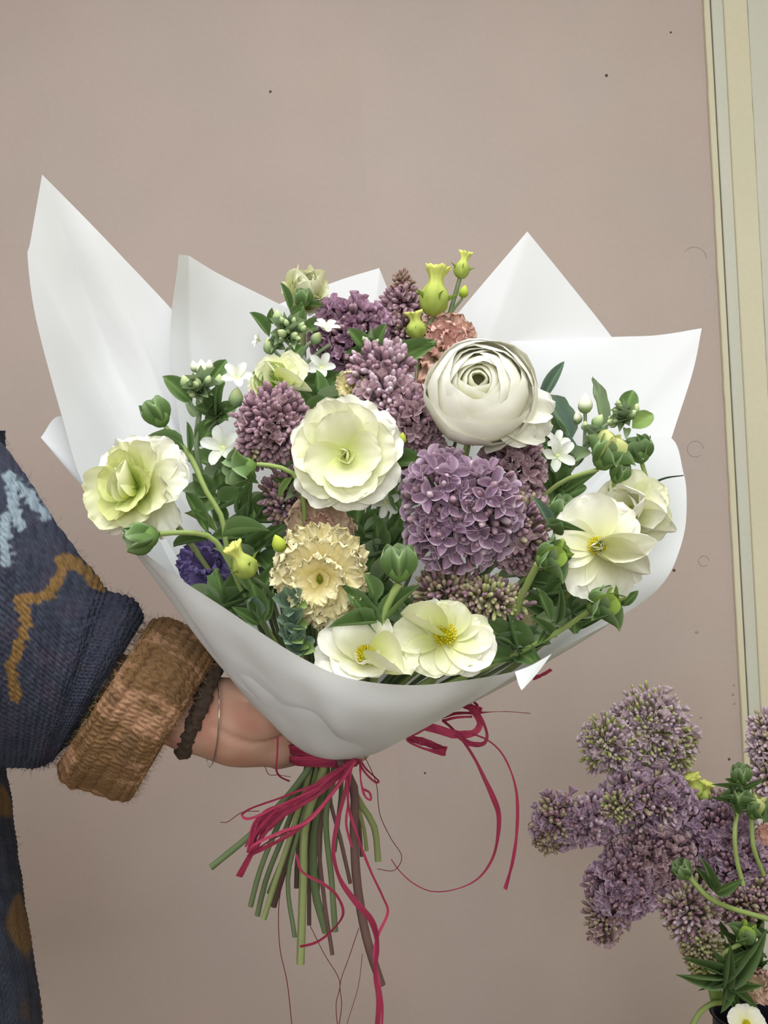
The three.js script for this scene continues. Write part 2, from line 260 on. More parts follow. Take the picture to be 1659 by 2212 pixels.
  // front sheet: right wing seen from inside, the lip across the front, left edge lying over the outer sheet
  add('paper_sheet', [
    auto([1360, 960, -0.055], N(70, 0, -0.015), -0.03), auto([1449, 946, -0.025], N(75, 0, -0.01), -0.03), auto([1476, 1020, -0.005], N(78, 0, -0.005), -0.03), auto([1483, 1070, 0.005], N(80, 0, 0), -0.03), auto([1480, 1140, 0.018], N(82, 0, 0), -0.025),
    [[1462, 1205, 0.03], [1290, 1340, 0.015], [1050, 1490, 0.0], N(85, 5, 0)], [[1438, 1252, 0.042], [1290, 1362, 0.028], [1055, 1500, 0.005], N(85, 8, 0.002)], [[1400, 1291, 0.055], [1260, 1385, 0.035], [1040, 1508, 0.01], N(85, 10, 0.004)], [[1330, 1338, 0.072], [1210, 1412, 0.052], [1020, 1516, 0.02], N(85, 12, 0.006)], [[1250, 1381, 0.088], [1160, 1434, 0.07], [1000, 1526, 0.03], N(85, 14, 0.008)],
    [[1180, 1418, 0.1], [1110, 1460, 0.08], [975, 1540, 0.042], N(82, 14, 0.012)], [[1115, 1449, 0.11], [1056, 1492, 0.09], [940, 1560, 0.05], N(75, 14, 0.016)], [[1000, 1470, 0.125], [960, 1530, 0.108], [870, 1598, 0.06], N(60, 14, 0.02)], [[880, 1480, 0.136], [852, 1560, 0.12], [800, 1626, 0.07], N(40, 14, 0.025)], [[750, 1464, 0.142], [738, 1530, 0.135], [732, 1580, 0.115], [726, 1612, 0.075]],
    [[650, 1420, 0.142], [662, 1485, 0.136], [675, 1532, 0.12], [690, 1560, 0.1]], [[560, 1364, 0.136], [585, 1440, 0.13], [610, 1500, 0.118], [632, 1550, 0.1]], [[480, 1310, 0.126], [505, 1370, 0.122], [538, 1440, 0.112], [572, 1522, 0.096]], [[400, 1258, 0.115], [420, 1310, 0.112], [450, 1370, 0.106], [490, 1450, 0.093]], [[310, 1193, 0.1], [330, 1224, 0.099], [352, 1254, 0.097], [378, 1290, 0.09]], [[264, 1152, 0.088], [268, 1160, 0.088], [274, 1168, 0.087], [284, 1182, 0.085]]], 150, 34, 7, 0.0026);
  // outer sheet under the front one
  add('paper_sheet', [[[262, 1160, 0.08], [370, 1295, 0.07], [540, 1520, 0.04], [612, 1594, 0.012]], [[300, 1195, 0.09], [440, 1395, 0.08], [560, 1535, 0.06], [640, 1612, 0.02]], [[400, 1300, 0.1], [520, 1470, 0.096], [610, 1585, 0.07], [664, 1630, 0.026]], [[500, 1390, 0.108], [590, 1520, 0.102], [655, 1612, 0.076], [694, 1641, 0.03]], [[620, 1480, 0.118], [668, 1560, 0.108], [705, 1632, 0.08], [730, 1642, 0.032]], [[740, 1530, 0.122], [752, 1580, 0.11], [770, 1628, 0.076], [768, 1640, 0.03]], [[850, 1545, 0.112], [840, 1585, 0.1], [830, 1612, 0.066], [790, 1636, 0.026]]], 60, 30, 8, 0.0015);
  // little turned-down corner at the right end of the lip
  add('paper_sheet', [[[1112, 1451, 0.112], [1116, 1464, 0.116], [1120, 1478, 0.119], [1126, 1491, 0.121]], [[1150, 1436, 0.108], [1146, 1450, 0.113], [1140, 1468, 0.117], [1130, 1488, 0.121]], [[1192, 1412, 0.102], [1176, 1434, 0.107], [1156, 1460, 0.114], [1134, 1484, 0.12]]], 12, 10, 9, 0.0006);
}

// ------------------------------------------------------------------ flower building blocks
const geoCache = new Map();
const cached = (key, make) => { if (!geoCache.has(key)) geoCache.set(key, make()); return geoCache.get(key); };
const PAL = {
  butter: { base: C('#cdd662'), tip: C('#f2f3cc') }, pale: { base: C('#dbe28e'), tip: C('#f6f6da') }, white: { base: C('#ebecb4'), tip: C('#f9f8ec') },
  lime: { base: C('#a9c238'), tip: C('#e6eaa4') }, cream: { base: C('#f3e694'), tip: C('#fbf2c6') }, peach: { base: C('#eed8ba'), tip: C('#e8c2b0') },
  pink: { base: C('#f6dcc8'), tip: C('#f3c8bc') }, violet: { base: C('#6f5f92'), tip: C('#8070a6') }, tan: { base: C('#ead8b8'), tip: C('#e2c8ae') },
  green: { base: C('#7fa63c'), tip: C('#a9c65e') }, snow: { base: C('#e3e8cf'), tip: C('#f4f5f0') },
};
const petalOf = (pal, shape, k, opts) => cached(pal + shape + k, () => petalGeo({ ...PAL[pal], ...opts, seed: k * 3.7 + pal.length }));
// px: flower middle in the photo and depth, s: metres per pixel there
const sAt = (d) => (D0 - d) / FPX;
function putPetal(t, at, q, ang, tilt, L, Wd, geo, z = 0, roll = 0, name = 'petal', mat = M.petal) {
  const Q = q.clone().multiply(QZ(ang * RAD)).multiply(QX(tilt * RAD)).multiply(QY(roll * RAD));
  const off = V3(0, 0, z).applyQuaternion(q);
  return part(t, name, geo, mat, at.clone().add(off), Q, V3(Wd, L, L));
}
// rings: [n, length px, width px, tilt deg, phase deg, z px, palette, shape]
const SHAPES = {
  round: { a: 0.62, b: 0.4, cup: 0.2, curl: 0.25, curl2: -0.3, ruf: 0.036, rf: 2.6, nu: 12, nv: 12, base0: 0.35 },
  cup: { a: 0.6, b: 0.42, cup: 0.7, curl: 0.9, curl2: -0.2, ruf: 0.025, rf: 2, base0: 0.4 },
  flat: { a: 0.65, b: 0.38, cup: 0.1, curl: 0.1, curl2: -0.3, ruf: 0.045, rf: 2.8, nu: 12, nv: 12, base0: 0.3, notch: 0.04 },
  droop: { a: 0.65, b: 0.4, cup: -0.1, curl: -0.5, curl2: -0.6, ruf: 0.035, rf: 2.4, base0: 0.3 },
  fold: { a: 0.6, b: 0.5, cup: 1.1, curl: 0.2, curl2: -0.2, ruf: 0.03, rf: 2, base0: 0.3 },
  frill: { a: 0.7, b: 0.32, cup: 0.12, curl: 0.2, curl2: -0.2, ruf: 0.095, rf: 4.5, nu: 30, nv: 16, base0: 0.35, frill: 2.4 },
  tiny: { a: 0.7, b: 0.5, cup: 0.6, curl: 0.8, ruf: 0.02, base0: 0.4, nu: 6, nv: 6 },
  star: { a: 0.6, b: 0.4, cup: 0.15, curl: -0.2, curl2: -0.3, ruf: 0.02, base0: 0.45, nu: 6, nv: 7 },
};
function ring(t, at, q, s, [n, L, Wd, tilt, ph = 0, z = 0, pal = 'pale', shape = 'round', jit = 1], rn) {
  for (let k = 0; k < n; k++) {
    const j = () => (rn() - 0.5) * 2 * jit;
    putPetal(t, at, q, ph + k * 360 / n + j() * 9, tilt + j() * 7, s * L * (1 + 0.09 * j()), s * Wd * (1 + 0.1 * j()), petalOf(pal, shape, Math.floor(rn() * 4), SHAPES[shape]), s * (z + j() * 1.5), j() * 8);
  }
}
const stamenGeo = cached('stamens', () => {
  const rn = rng(5), gs = [], dome = new THREE.SphereGeometry(1, 14, 8); dome.scale(0.62, 0.62, 0.7); gs.push(colorGeo(dome, C('#a9ab1e')));
  for (let k = 0; k < 90; k++) {
    const f = (k + 0.5) / 90, th = Math.acos(1 - f * 1.05), ph = k * 2.39996, d = V3(Math.sin(th) * Math.cos(ph), Math.sin(th) * Math.sin(ph), Math.cos(th));
    const g = new THREE.CapsuleGeometry(0.065, 0.2, 2, 5); g.applyQuaternion(new THREE.Quaternion().setFromUnitVectors(V3(0, 1, 0), d.clone().add(V3(0, 0, 0.6)).normalize())); d.multiplyScalar(0.78 + 0.22 * rn()); g.translate(d.x, d.y, d.z * 0.85);
    gs.push(colorGeo(g, C(['#e2d21f', '#d3c018', '#efe04a'][k % 3])));
  }
  return mergeGeometries(gs.map((g) => { g.deleteAttribute('uv'); return g.index ? g.toNonIndexed() : g; }));
});
const heartGeo = stamenGeo.clone(); { const c = heartGeo.attributes.color, o1 = C('#8f9a34'); for (let i = 0; i < c.count; i++) c.setXYZ(i, o1.r * (0.7 + 0.6 * ((i >> 5) % 3) / 2), o1.g * (0.7 + 0.6 * ((i >> 5) % 3) / 2), o1.b); }
const green = { mid: C('#6a7a56'), light: C('#8b9663'), lime: C('#9aae68'), wood: C('#5e5046'), redwood: C('#6d5450'), blue: C('#5d7364'), grey: C('#8b9c7a') };
// bottom ends of the cut stems, handed out one by one: [points below the neck], radius px, colour
const CUT = [
  [[[672, 1650], [566, 1780], [456, 1874]], 7.6, 'mid'], [[[664, 1660], [602, 1780], [562, 1880], [541, 1958]], 6.5, 'mid'], [[[660, 1670], [618, 1790], [575, 1900], [556, 1978]], 5.5, 'mid'], [[[668, 1670], [630, 1800], [590, 1920], [570, 1985]], 6, 'light'],
  [[[676, 1660], [640, 1800], [610, 1890], [590, 1958]], 8, 'wood'], [[[684, 1660], [650, 1780], [622, 1900], [637, 2024]], 5.6, 'mid'], [[[700, 1655], [660, 1780], [655, 1900], [649, 2082]], 9.3, 'light'], [[[690, 1660], [670, 1800], [668, 1900], [668, 1998]], 5.5, 'wood'],
  [[[688, 1660], [650, 1800], [642, 1860], [640, 1918]], 6, 'wood'], [[[720, 1660], [690, 1800], [700, 1940], [718, 2062]], 5, 'redwood'], [[[724, 1660], [704, 1760], [716, 1900], [724, 2012]], 6.5, 'mid'], [[[706, 1660], [680, 1800], [680, 1920], [705, 2014]], 8, 'mid'],
  [[[748, 1660], [770, 1740], [778, 1800], [781, 1850]], 4.5, 'redwood'], [[[752, 1660], [772, 1740], [786, 1790], [792, 1838]], 5, 'light'], [[[745, 1665], [778, 1735], [808, 1785], [817, 1860]], 8, 'light'], [[[738, 1650], [764, 1700], [765, 1800], [772, 1911], [792, 2025], [824, 2128]], 11, 'redwood'],
  [[[722, 1650], [712, 1715], [735, 1810], [757, 1908]], 5, 'redwood'], [[[736, 1650], [736, 1720], [728, 1790], [722, 1840]], 6, 'mid'], [[[710, 1650], [695, 1760], [690, 1880], [684, 1960]], 5, 'mid'], [[[694, 1650], [640, 1790], [600, 1880], [580, 1930]], 5, 'mid'],
];
let cutNo = 0;
const cutDepth = [0.03, 0.02, 0.0, 0.025, -0.01, 0.03, 0.04, 0.0, 0.01, 0.02, 0.035, 0.01, -0.02, 0.0, 0.015, 0.045, 0.03, -0.01, 0.005, -0.015];
// stem from a head down through the neck, ending in one of the cut ends while there are any left
function stem(t, pts, w = 6, col = 'light', cut = true, rest = true, from) {
  const P = pts.map((p) => W(...p)); let r = w, low = col;
  if (rest) {
    const last = pts[pts.length - 1];
    if (cut && cutNo < CUT.length) {
      const i = cutNo++, [q, cw] = CUT[i]; const d = cutDepth[i];
      P.push(W(q[0][0] * 0.75 + 693 * 0.25, 1605, d * 0.5));
      for (const a of q) P.push(W(a[0], a[1], d)); r = cw; low = CUT[i][2];
    } else P.push(W(693 + (last[0] - 693) * 0.1 + rr(-20, 20), 1600, rr(-0.02, 0.02)));
  }
  for (const p of P) p.sub(t.position);
  if (from) { P[0].copy(from).lerp(P[1], 0.0); }
  let len = 0, up = 0; for (let i = 1; i < P.length; i++) { len += P[i].distanceTo(P[i - 1]); if (i <= pts.length) up = len; } const f0 = up / len;
  const seg = rest ? 40 : 14, wf = (u) => sAt(pts[0][2]) * (w + (r - w) * sstep(f0 - 0.12, f0, u)) * (1 + 0.12 * noise.noise(u * 16, w, P[0].x * 30));
  return part(t, 'stem', tubeGeo(P, wf, seg, 7, green[col], green[low], f0), M.stem);
}
const LEAFSH = {
  oval: { a: 0.75, b: 0.8, cup: 0.35, curl: 0.1, curl2: -0.4, ruf: 0.015 }, lance: { a: 0.6, b: 0.95, cup: 0.5, curl: 0.1, curl2: -0.5, ruf: 0.015 }, wavy: { a: 0.7, b: 0.8, cup: 0.3, curl: 0.2, curl2: -0.6, ruf: 0.06, rf: 5, nu: 10, nv: 14 },
  round: { a: 0.55, b: 0.45, cup: 0.2, curl: 0.1, curl2: -0.2, ruf: 0.01 }, curly: { a: 0.5, b: 0.8, cup: 0.4, curl: 0.4, curl2: 1.6, ruf: 0.03 },
};
const LEAFCOL = { mid: [C('#647f47'), C('#6c8a50')], light: [C('#8fa95e'), C('#8fa962')], blue: [C('#6d8374'), C('#7b9382')], grey: [C('#a0b48c'), C('#a8ba94')], edge: C('#a9c29a') };
function leaf(t, b, e, w, shape = 'lance', col = 'mid', roll = 0, name = 'leaf', face) {
  const k = Math.floor(R() * 3), [c0, c1] = LEAFCOL[col];
  const g = cached('leaf' + shape + col + k, () => petalGeo({ ...LEAFSH[shape], base: c0, tip: c1, rib: c1.clone().lerp(C('#a3c07a'), 0.6), edge: c1.clone().lerp(LEAFCOL.edge, 0.35), seed: k * 2.3 + 11, nu: LEAFSH[shape].nu || 8, nv: LEAFSH[shape].nv || 10 }));
  const B = W(...b), E = W(...e), dir = E.clone().sub(B), L = dir.length();
  return part(t, name, g, M.leaf, B.sub(t.position), alongY(dir, face, roll * RAD), V3(w * sAt(b[2]), L, L));
}
// ------------------------------------------------------------------ ranunculus and lisianthus heads
const camDir = (x, y, z) => V3(x, y, z).normalize();
function bloom(name, label, category, px, dir, rings, o = {}) {
  const at = W(...px), t = thing(name, label, category, at, o.group), q = frameTo(camDir(...dir)), s = sAt(px[2]), rn = rng(o.seed || 3), O = V3(0, 0, 0);
  const off = (o.back || 0) * s;                                        // head base set back along its axis
  const base = V3(0, 0, -off).applyQuaternion(q);
  for (const r of rings) ring(t, base, q, s, r, rn);
  for (const p of o.petals || []) putPetal(t, base, q, p[0], p[3], s * p[1], s * p[2], petalOf(p[4] || 'pale', p[5] || 'round', Math.floor(rn() * 4), SHAPES[p[5] || 'round']), s * (p[6] || 0), p[7] || 0);
  (o.core || []).forEach(([r, c0, c1], i) => { for (let k = 0; k < 3; k++) part(t, 'petal', wrapGeo({ th0: 160, th1: 58 - i * 3, hw: 78, h: 1.0, k: 14, ruf: 0.05, seed: i * 5 + k, base: C(c0), tip: C(c1), nu: 10, nv: 8 }), M.petal, base.clone().add(V3(o.coreAt[0] * s, o.coreAt[1] * s, (o.coreAt[2] + i * 3) * s).applyQuaternion(q)), q.clone().multiply(QZ((k * 120 + i * 53) * RAD)).multiply(QX((rn() - 0.5) * 0.2)), V3(s * r, s * r, s * r)); });
  if (o.heart) part(t, 'flower_centre', heartGeo, M.bud, base.clone().add(V3(0, 0, s * 5).applyQuaternion(q)), q, V3(1, 1, 1).multiplyScalar(s * o.heart));
  if (o.stamens) part(t, 'stamens', stamenGeo, M.bud, base.clone().add(V3(0, 0, s * (o.stamenZ || 4)).applyQuaternion(q)), q, V3(1, 1, 1).multiplyScalar(s * o.stamens));
  if (o.stem) stem(t, [[px[0] - dir[0] * 12, px[1] + dir[1] * 12, px[2] - 0.02 - (o.back || 0) * s], ...o.stem], o.w || 7, o.scol || 'light', o.cut !== false);
  for (const l of o.leaves || []) leaf(t, ...l);
  return t;
}
bloom('ranunculus', 'large pale butter ranunculus fully open in the middle of the bouquet', 'flower', [748, 982, 0.085], [-0.05, 0.12, 1], [
  [8, 132, 124, 4, 8, -8, 'white', 'flat', 1.2], [7, 116, 120, 14, 25, -2, 'pale', 'round', 1.1], [4, 92, 100, 24, 10, 4, 'pale', 'round', 1.3]],
  { seed: 11, heart: 13, stem: [[735, 1120, 0.03], [710, 1350, 0.0]], back: 16, petals: [[300, 36, 36, 58, 'butter', 'tiny', 4], [195, 40, 42, 30, 'butter', 'tiny', 4], [330, 26, 22, 70, 'pale', 'fold', 8]] });
bloom('ranunculus', 'lime-centred ranunculus leaning over the left paper edge', 'flower', [284, 1052, 0.105], [-0.42, 0.1, 1], [
  [8, 124, 106, 2, 0, -14, 'white', 'flat', 0.9], [6, 114, 100, 20, 22, -4, 'butter', 'round', 1.2], [5, 92, 84, 40, 0, 2, 'lime', 'round', 1.2], [3, 40, 38, 58, 30, 6, 'lime', 'tiny', 1.2]],
  { seed: 21, heart: 15, stem: [[360, 1110, 0.05], [470, 1260, 0.02]], back: 22, petals: [[20, 74, 44, 52, 'butter', 'fold', 0], [350, 80, 46, 45, 'butter', 'fold', 0], [200, 34, 30, 70, 'butter', 'tiny', 6], [40, 128, 100, -14, 'white', 'flat', -22], [300, 118, 110, -10, 'white', 'flat', -20], [330, 120, 100, -22, 'white', 'flat', -26]] });
bloom('ranunculus', 'yellow-green cup-shaped ranunculus highest at the back of the bouquet', 'flower', [660, 636, -0.072], [0.2, 0.5, 0.85], [
  [6, 88, 82, 54, 0, 0, 'pale', 'cup', 0.8], [5, 80, 74, 42, 30, 3, 'pale', 'round', 1], [4, 66, 62, 58, 10, 4, 'butter', 'round', 1]],
  { seed: 31, stem: [[655, 760, -0.09], [670, 1200, -0.05]], back: 36, petals: [[180, 70, 76, 35, 'white', 'round', -4], [150, 60, 60, 30, 'white', 'round', -4], [215, 60, 60, 30, 'pale', 'round', -4]] });
bloom('ranunculus', 'half-open lime ranunculus with tight green centre above mauve lilac buds', 'flower', [598, 826, 0.0], [-0.25, 0.25, 1], [
  [4, 66, 66, 30, 20, -6, 'pale', 'round', 1]],
  { seed: 41, core: [[46, '#dfe59a', '#e9edb4'], [38, '#c3d568', '#d8e286'], [29, '#aac648', '#c3d866'], [20, '#8fb43a', '#a8c850'], [12, '#7aa334', '#94b944']], coreAt: [-13, 4, 6], stem: [[610, 960, -0.02], [640, 1250, 0]], back: 10, petals: [[285, 82, 78, 18, 'pale', 'round', -4], [310, 80, 80, 14, 'pale', 'flat', -6], [250, 92, 46, 10, 'pale', 'fold', -2], [20, 56, 40, 40, 'pale', 'fold', 0]] });
// the tight white ranunculus: wrapped petals
{
  const px = [1038, 846, 0.07], at = W(...px), t = thing('ranunculus', 'big tightly furled ivory white ranunculus above purple lilac', 'flower', at), s = sAt(px[2]), q = frameTo(camDir(-0.08, 0.3, 1)), rn = rng(9);
  const lay = [[3, 120, 70, 96], [3, 112, 58, 92], [3, 104, 50, 90], [3, 93, 44, 88], [3, 80, 40, 86], [3, 66, 38, 84], [3, 51, 38, 84], [3, 36, 38, 88], [3, 22, 38, 92]];
  lay.forEach(([n, r, th, hw], i) => { for (let k = 0; k < n; k++) {
    const g = cached('wrapw' + i + '_' + (k % 3), () => wrapGeo({ th0: i < 3 ? 170 : 130, th1: th + (k % 3) * 3 - 4, hw, h: 0.78, flare: i < 2 ? 0.05 : 0.0, k: 20 + (k % 3) * 9, ruf: 0.045, seed: i * 3 + k, base: C('#ecebc0'), tip: i > 4 ? C('#f3f2d2') : C('#f8f6e6'), edge: C('#fbfaf0'), nu: 12, nv: 10 }));
    part(t, 'petal', g, M.petal, V3(s * -i * 0.6, s * i * 1.9, s * (-20 + i * 6.2)).applyQuaternion(q), q.clone().multiply(QZ((k * 360 / n + i * 40 + rn() * 46) * RAD)).multiply(QX((rn() - 0.35) * 0.34)), V3(s * r, s * r, s * r));
  } });
  for (const [a, L, w, ti, z] of [[236, 172, 100, -4, -34], [252, 165, 90, 4, -30], [222, 150, 80, 0, -40], [95, 108, 70, 30, -40], [282, 128, 76, 8, -46]]) putPetal(t, V3(0, 0, 0), q, a, ti, s * L, s * w, petalOf('white', 'flat', a % 4, SHAPES.flat), s * z);
  stem(t, [[1030, 870, 0.0], [960, 1150, -0.02], [800, 1450, 0]], 8);
}
bloom('ranunculus', 'open white ranunculus with yellow centre beside the right paper rim', 'flower', [1290, 1180, 0.115], [-0.12, 0.15, 1], [],
  { seed: 51, stem: [[1240, 1270, 0.07], [1000, 1480, 0.03]], back: 8, stamens: 21, stamenZ: 10, petals: [
    [38, 112, 118, 18, 'white', 'flat', -4, 10], [10, 118, 120, 14, 'white', 'round', 0, -6], [332, 112, 108, 12, 'white', 'flat', -2, 0], [305, 104, 84, 6, 'white', 'round', -6], [271, 128, 88, 14, 'white', 'fold', 4, 10], [238, 126, 80, 8, 'white', 'fold', 2], [222, 118, 78, -4, 'white', 'flat', -6], [196, 124, 100, 2, 'white', 'flat', 0], [165, 122, 110, 6, 'white', 'flat', -2], [130, 104, 96, 8, 'white', 'flat', -6], [100, 92, 76, 10, 'white', 'round', -2], [70, 96, 84, 14, 'white', 'round', -4],
    [335, 40, 34, 62, 'white', 'tiny', 6], [240, 44, 36, 50, 'pale', 'tiny', 6], [215, 40, 32, 56, 'pale', 'tiny', 6]] });
bloom('ranunculus', 'creamy ranunculus turned sideways behind the open white one', 'flower', [1366, 1108, 0.07], [-0.42, 0.25, 0.85], [
  [6, 92, 88, 14, 0, -4, 'pale', 'round', 0.9], [5, 80, 80, 36, 30, 0, 'white', 'cup', 0.9]],
  { seed: 61, stem: [[1330, 1220, 0.03], [1050, 1480, 0.01]], back: 8, stamens: 17, stamenZ: 9, petals: [[285, 106, 92, 40, 'white', 'cup', 4], [262, 100, 96, 30, 'white', 'round', 0], [245, 104, 80, 4, 'white', 'fold', -6], [300, 96, 88, 18, 'pale', 'round', -4]] });
bloom('ranunculus', 'white ranunculus half sunk behind the front paper lip', 'flower', [792, 1424, 0.118], [0.0, 0.72, 0.7], [],
  { seed: 71, stem: [[770, 1500, 0.08], [720, 1570, 0.03]], back: 6, stamens: 25, stamenZ: 15, petals: [
    [22, 112, 112, 34, 'white', 'round', -2], [350, 104, 104, 36, 'white', 'flat', -2], [52, 122, 108, 22, 'white', 'flat', -4], [90, 116, 104, 8, 'white', 'flat', -4], [125, 84, 100, 12, 'white', 'round', -2], [160, 64, 100, 14, 'white', 'round', 0], [200, 64, 100, 14, 'white', 'round', 2], [235, 96, 90, 8, 'pale', 'fold', 2], [262, 116, 92, 6, 'pale', 'flat', 0], [315, 84, 80, 18, 'white', 'round', -6], [150, 48, 46, 18, 'white', 'tiny', 2], [215, 50, 48, 18, 'white', 'tiny', 2]] });
bloom('ranunculus', 'brightly lit ranunculus with yellow button centre just inside the front lip', 'flower', [962, 1374, 0.11], [0.0, 0.45, 0.9], [],
  { seed: 81, stem: [[930, 1480, 0.07], [800, 1560, 0.03]], back: 8, stamens: 26, stamenZ: 12, petals: [
    [335, 84, 84, 30, 'pale', 'round', 2], [10, 76, 58, 34, 'pale', 'round', 0], [32, 92, 70, 26, 'white', 'flat', -4], [62, 110, 62, 14, 'pale', 'fold', 0], [88, 116, 90, 6, 'pale', 'round', -2], [112, 118, 92, 4, 'white', 'flat', -6], [140, 104, 104, 2, 'pale', 'round', 0], [172, 96, 104, 12, 'pale', 'flat', -2], [205, 92, 104, 12, 'pale', 'flat', 2], [236, 116, 108, 4, 'white', 'round', 2], [265, 104, 92, 8, 'pale', 'round', -2], [290, 84, 60, 14, 'pale', 'round', -6], [225, 108, 90, 2, 'white', 'flat', -8]] });

// lisianthus: frilled cups
function lisianthus(label, px, dir, rings, o = {}) { return bloom('lisianthus', label, 'flower', px, dir, rings, o); }
lisianthus('cream frilled lisianthus bloom left of the upright green bud', [690, 1250, 0.11], [0.0, -0.05, 1], [
  [7, 108, 124, 8, 10, -16, 'cream', 'frill', 1], [6, 98, 112, 24, 30, -8, 'cream', 'frill', 1.1], [5, 84, 96, 44, 20, -4, 'cream', 'frill', 1.2]], { seed: 91, back: 16, stem: [[690, 1380, 0.04]], heart: 15, petals: [[75, 54, 40, 64, 'cream', 'round', 0], [290, 54, 40, 60, 'cream', 'round', 0], [188, 112, 84, 8, 'cream', 'frill', -40]] });
lisianthus('peach lisianthus mostly hidden behind the cream frilled one', [690, 1150, 0.05], [0.1, 0.4, 1], [[6, 90, 96, 40, 0, 0, 'tan', 'frill', 1], [4, 66, 70, 60, 20, 4, 'peach', 'frill', 1]], { seed: 95, back: 20, stem: [[690, 1300, 0.02]] });
lisianthus('salmon pink frilled lisianthus behind the furled white ranunculus', [962, 742, -0.06], [0.1, 0.35, 1], [[7, 84, 92, 34, 0, -6, 'peach', 'frill', 1], [6, 70, 80, 54, 20, 0, 'pink', 'frill', 1], [4, 52, 54, 68, 50, 4, 'pink', 'frill', 1]], { seed: 99, back: 34, stem: [[940, 900, -0.06], [800, 1300, -0.03]], petals: [[160, 120, 90, 16, 'peach', 'frill', -10], [195, 110, 80, 10, 'cream', 'frill', -12]] });
lisianthus('dusky peach lisianthus low behind the lilac left of white ranunculus', [905, 872, -0.03], [0, 0.2, 1], [[6, 72, 76, 40, 0, 0, 'peach', 'frill', 1], [4, 52, 54, 60, 20, 4, 'pink', 'frill', 1]], { seed: 103, back: 20, stem: [[870, 1050, -0.03]], cut: false });
lisianthus('deep violet lisianthus tucked against the left paper wall', [452, 1222, 0.02], [-0.2, 0.3, 1], [[6, 74, 80, 32, 0, 0, 'violet', 'frill', 1], [5, 56, 60, 56, 20, 4, 'violet', 'frill', 1]], { seed: 107, back: 16, stem: [[520, 1400, 0.02]], cut: false });
lisianthus('small crumpled cream lisianthus above the open butter ranunculus', [762, 834, 0.01], [-0.1, 0.2, 1], [[5, 46, 46, 44, 0, 0, 'cream', 'frill', 1], [4, 34, 34, 64, 30, 2, 'cream', 'frill', 1]], { seed: 111, back: 12, stem: [[770, 960, -0.02]], cut: false });
lisianthus('cream lisianthus bloom low under the lilac bud cluster', [1105, 1345, 0.05], [0.1, 0.1, 1], [[6, 56, 60, 30, 0, 0, 'cream', 'frill', 1]], { seed: 115, back: 14, stem: [[1000, 1450, 0.02]], cut: false });

// ------------------------------------------------------------------ buds
function ovoid(n = 9, r0 = 0.5, top = 1) { const p = []; for (let k = 0; k <= n; k++) { const t = k / n; p.push([r0 * Math.pow(Math.sin(Math.PI * Math.pow(t, 0.85)), 0.8) * (1 - 0.25 * t * top) + 0.001, t]); } return p; }
const greenS = C('#5f7c46');
const budBody = cached('budBody', () => blobGeo(ovoid(10, 0.47), 14, 5, 0.05, 0.4, (u, v) => C('#6c8a4c').lerp(C('#8ea866'), sstep(0.4, 1, v)).multiplyScalar(1 + 0.12 * noise.noise(u * 9, v * 3, 2))));
const sepalGeo = [0, 1, 2].map((k) => petalGeo({ a: 0.55, b: 0.75, cup: 0.9, curl: 0.55, curl2: 1.5, ruf: 0.02, base: C('#5b7843'), tip: C('#6b8a4f'), edge: C('#a3ba8c'), rib: C('#97b17c'), seed: k + 40, nu: 8, nv: 9 }));
const sepalOpen = petalGeo({ a: 0.55, b: 0.8, cup: 0.7, curl: 0.9, curl2: -1.6, ruf: 0.03, base: C('#5b7843'), tip: C('#6b8a4f'), edge: C('#a3ba8c'), rib: C('#97b17c'), seed: 44 });
function ranBud(label, px, dir, size, stemPts, o = {}) {     // size: height px
  const t = thing(o.name || 'ranunculus_bud', label, 'flower bud', W(...px), o.group), s = sAt(px[2]), y = camDir(...dir), q = alongY(y, V3(0, 0, 1), rr(0, 6)), h = size * s;
  const b0 = y.clone().multiplyScalar(-h * 0.5), wd = (o.fat || 0.86);
  part(t, 'bud_body', budBody, M.bud, b0, q, V3(h * wd, h * 0.94, h * wd));
  for (let k = 0; k < 5; k++) {
    const Q = q.clone().multiply(QY(k * 72 * RAD)).multiply(QX(-(o.open && k % 2 ? 62 : 54) * RAD));   // lies outward from the base and curls round the body
    const off = V3(0, 0.02 * h, 0).applyQuaternion(q);
    const S = part(t, 'sepal', o.open && k % 2 === 0 ? sepalOpen : sepalGeo[k % 3], M.leaf, b0.clone().add(off), q.clone().multiply(QY(k * 72 * RAD)).multiply(QX(62 * RAD)), V3(h * 0.9 * wd, h * 1.18, -h * 1.18));
    S.scale.z = -h * 1.1;
  }
  if (o.petals) for (let k = 0; k < 4; k++) part(t, 'petal', petalOf(o.petals, 'cup', k, SHAPES.cup), M.petal, b0.clone(), q.clone().multiply(QY((k * 90 + 20) * RAD)).multiply(QX(30 * RAD)), V3(h * 0.8, h * 1.15, -h * 1.15));
  if (stemPts) stem(t, stemPts, o.w || 6, o.scol || 'lime', o.cut !== false, o.rest !== false, b0);
  for (const l of o.leaves || []) leaf(t, ...l);
  return t;
}
ranBud('closed green bud standing away from the left white paper', [341, 897, 0.05], [-0.45, 0.85, 0.2], 60, [[363, 925, 0.045], [410, 985, 0.045], [445, 1060, 0.05], [480, 1120, 0.05], [492, 1190, 0.05], [560, 1330, 0.03]], { leaves: [[[400, 975, 0.045], [310, 945, 0.05], 26, 'lance', 'mid', 30], [[408, 985, 0.045], [404, 908, 0.04], 16, 'lance', 'mid', 20]] });
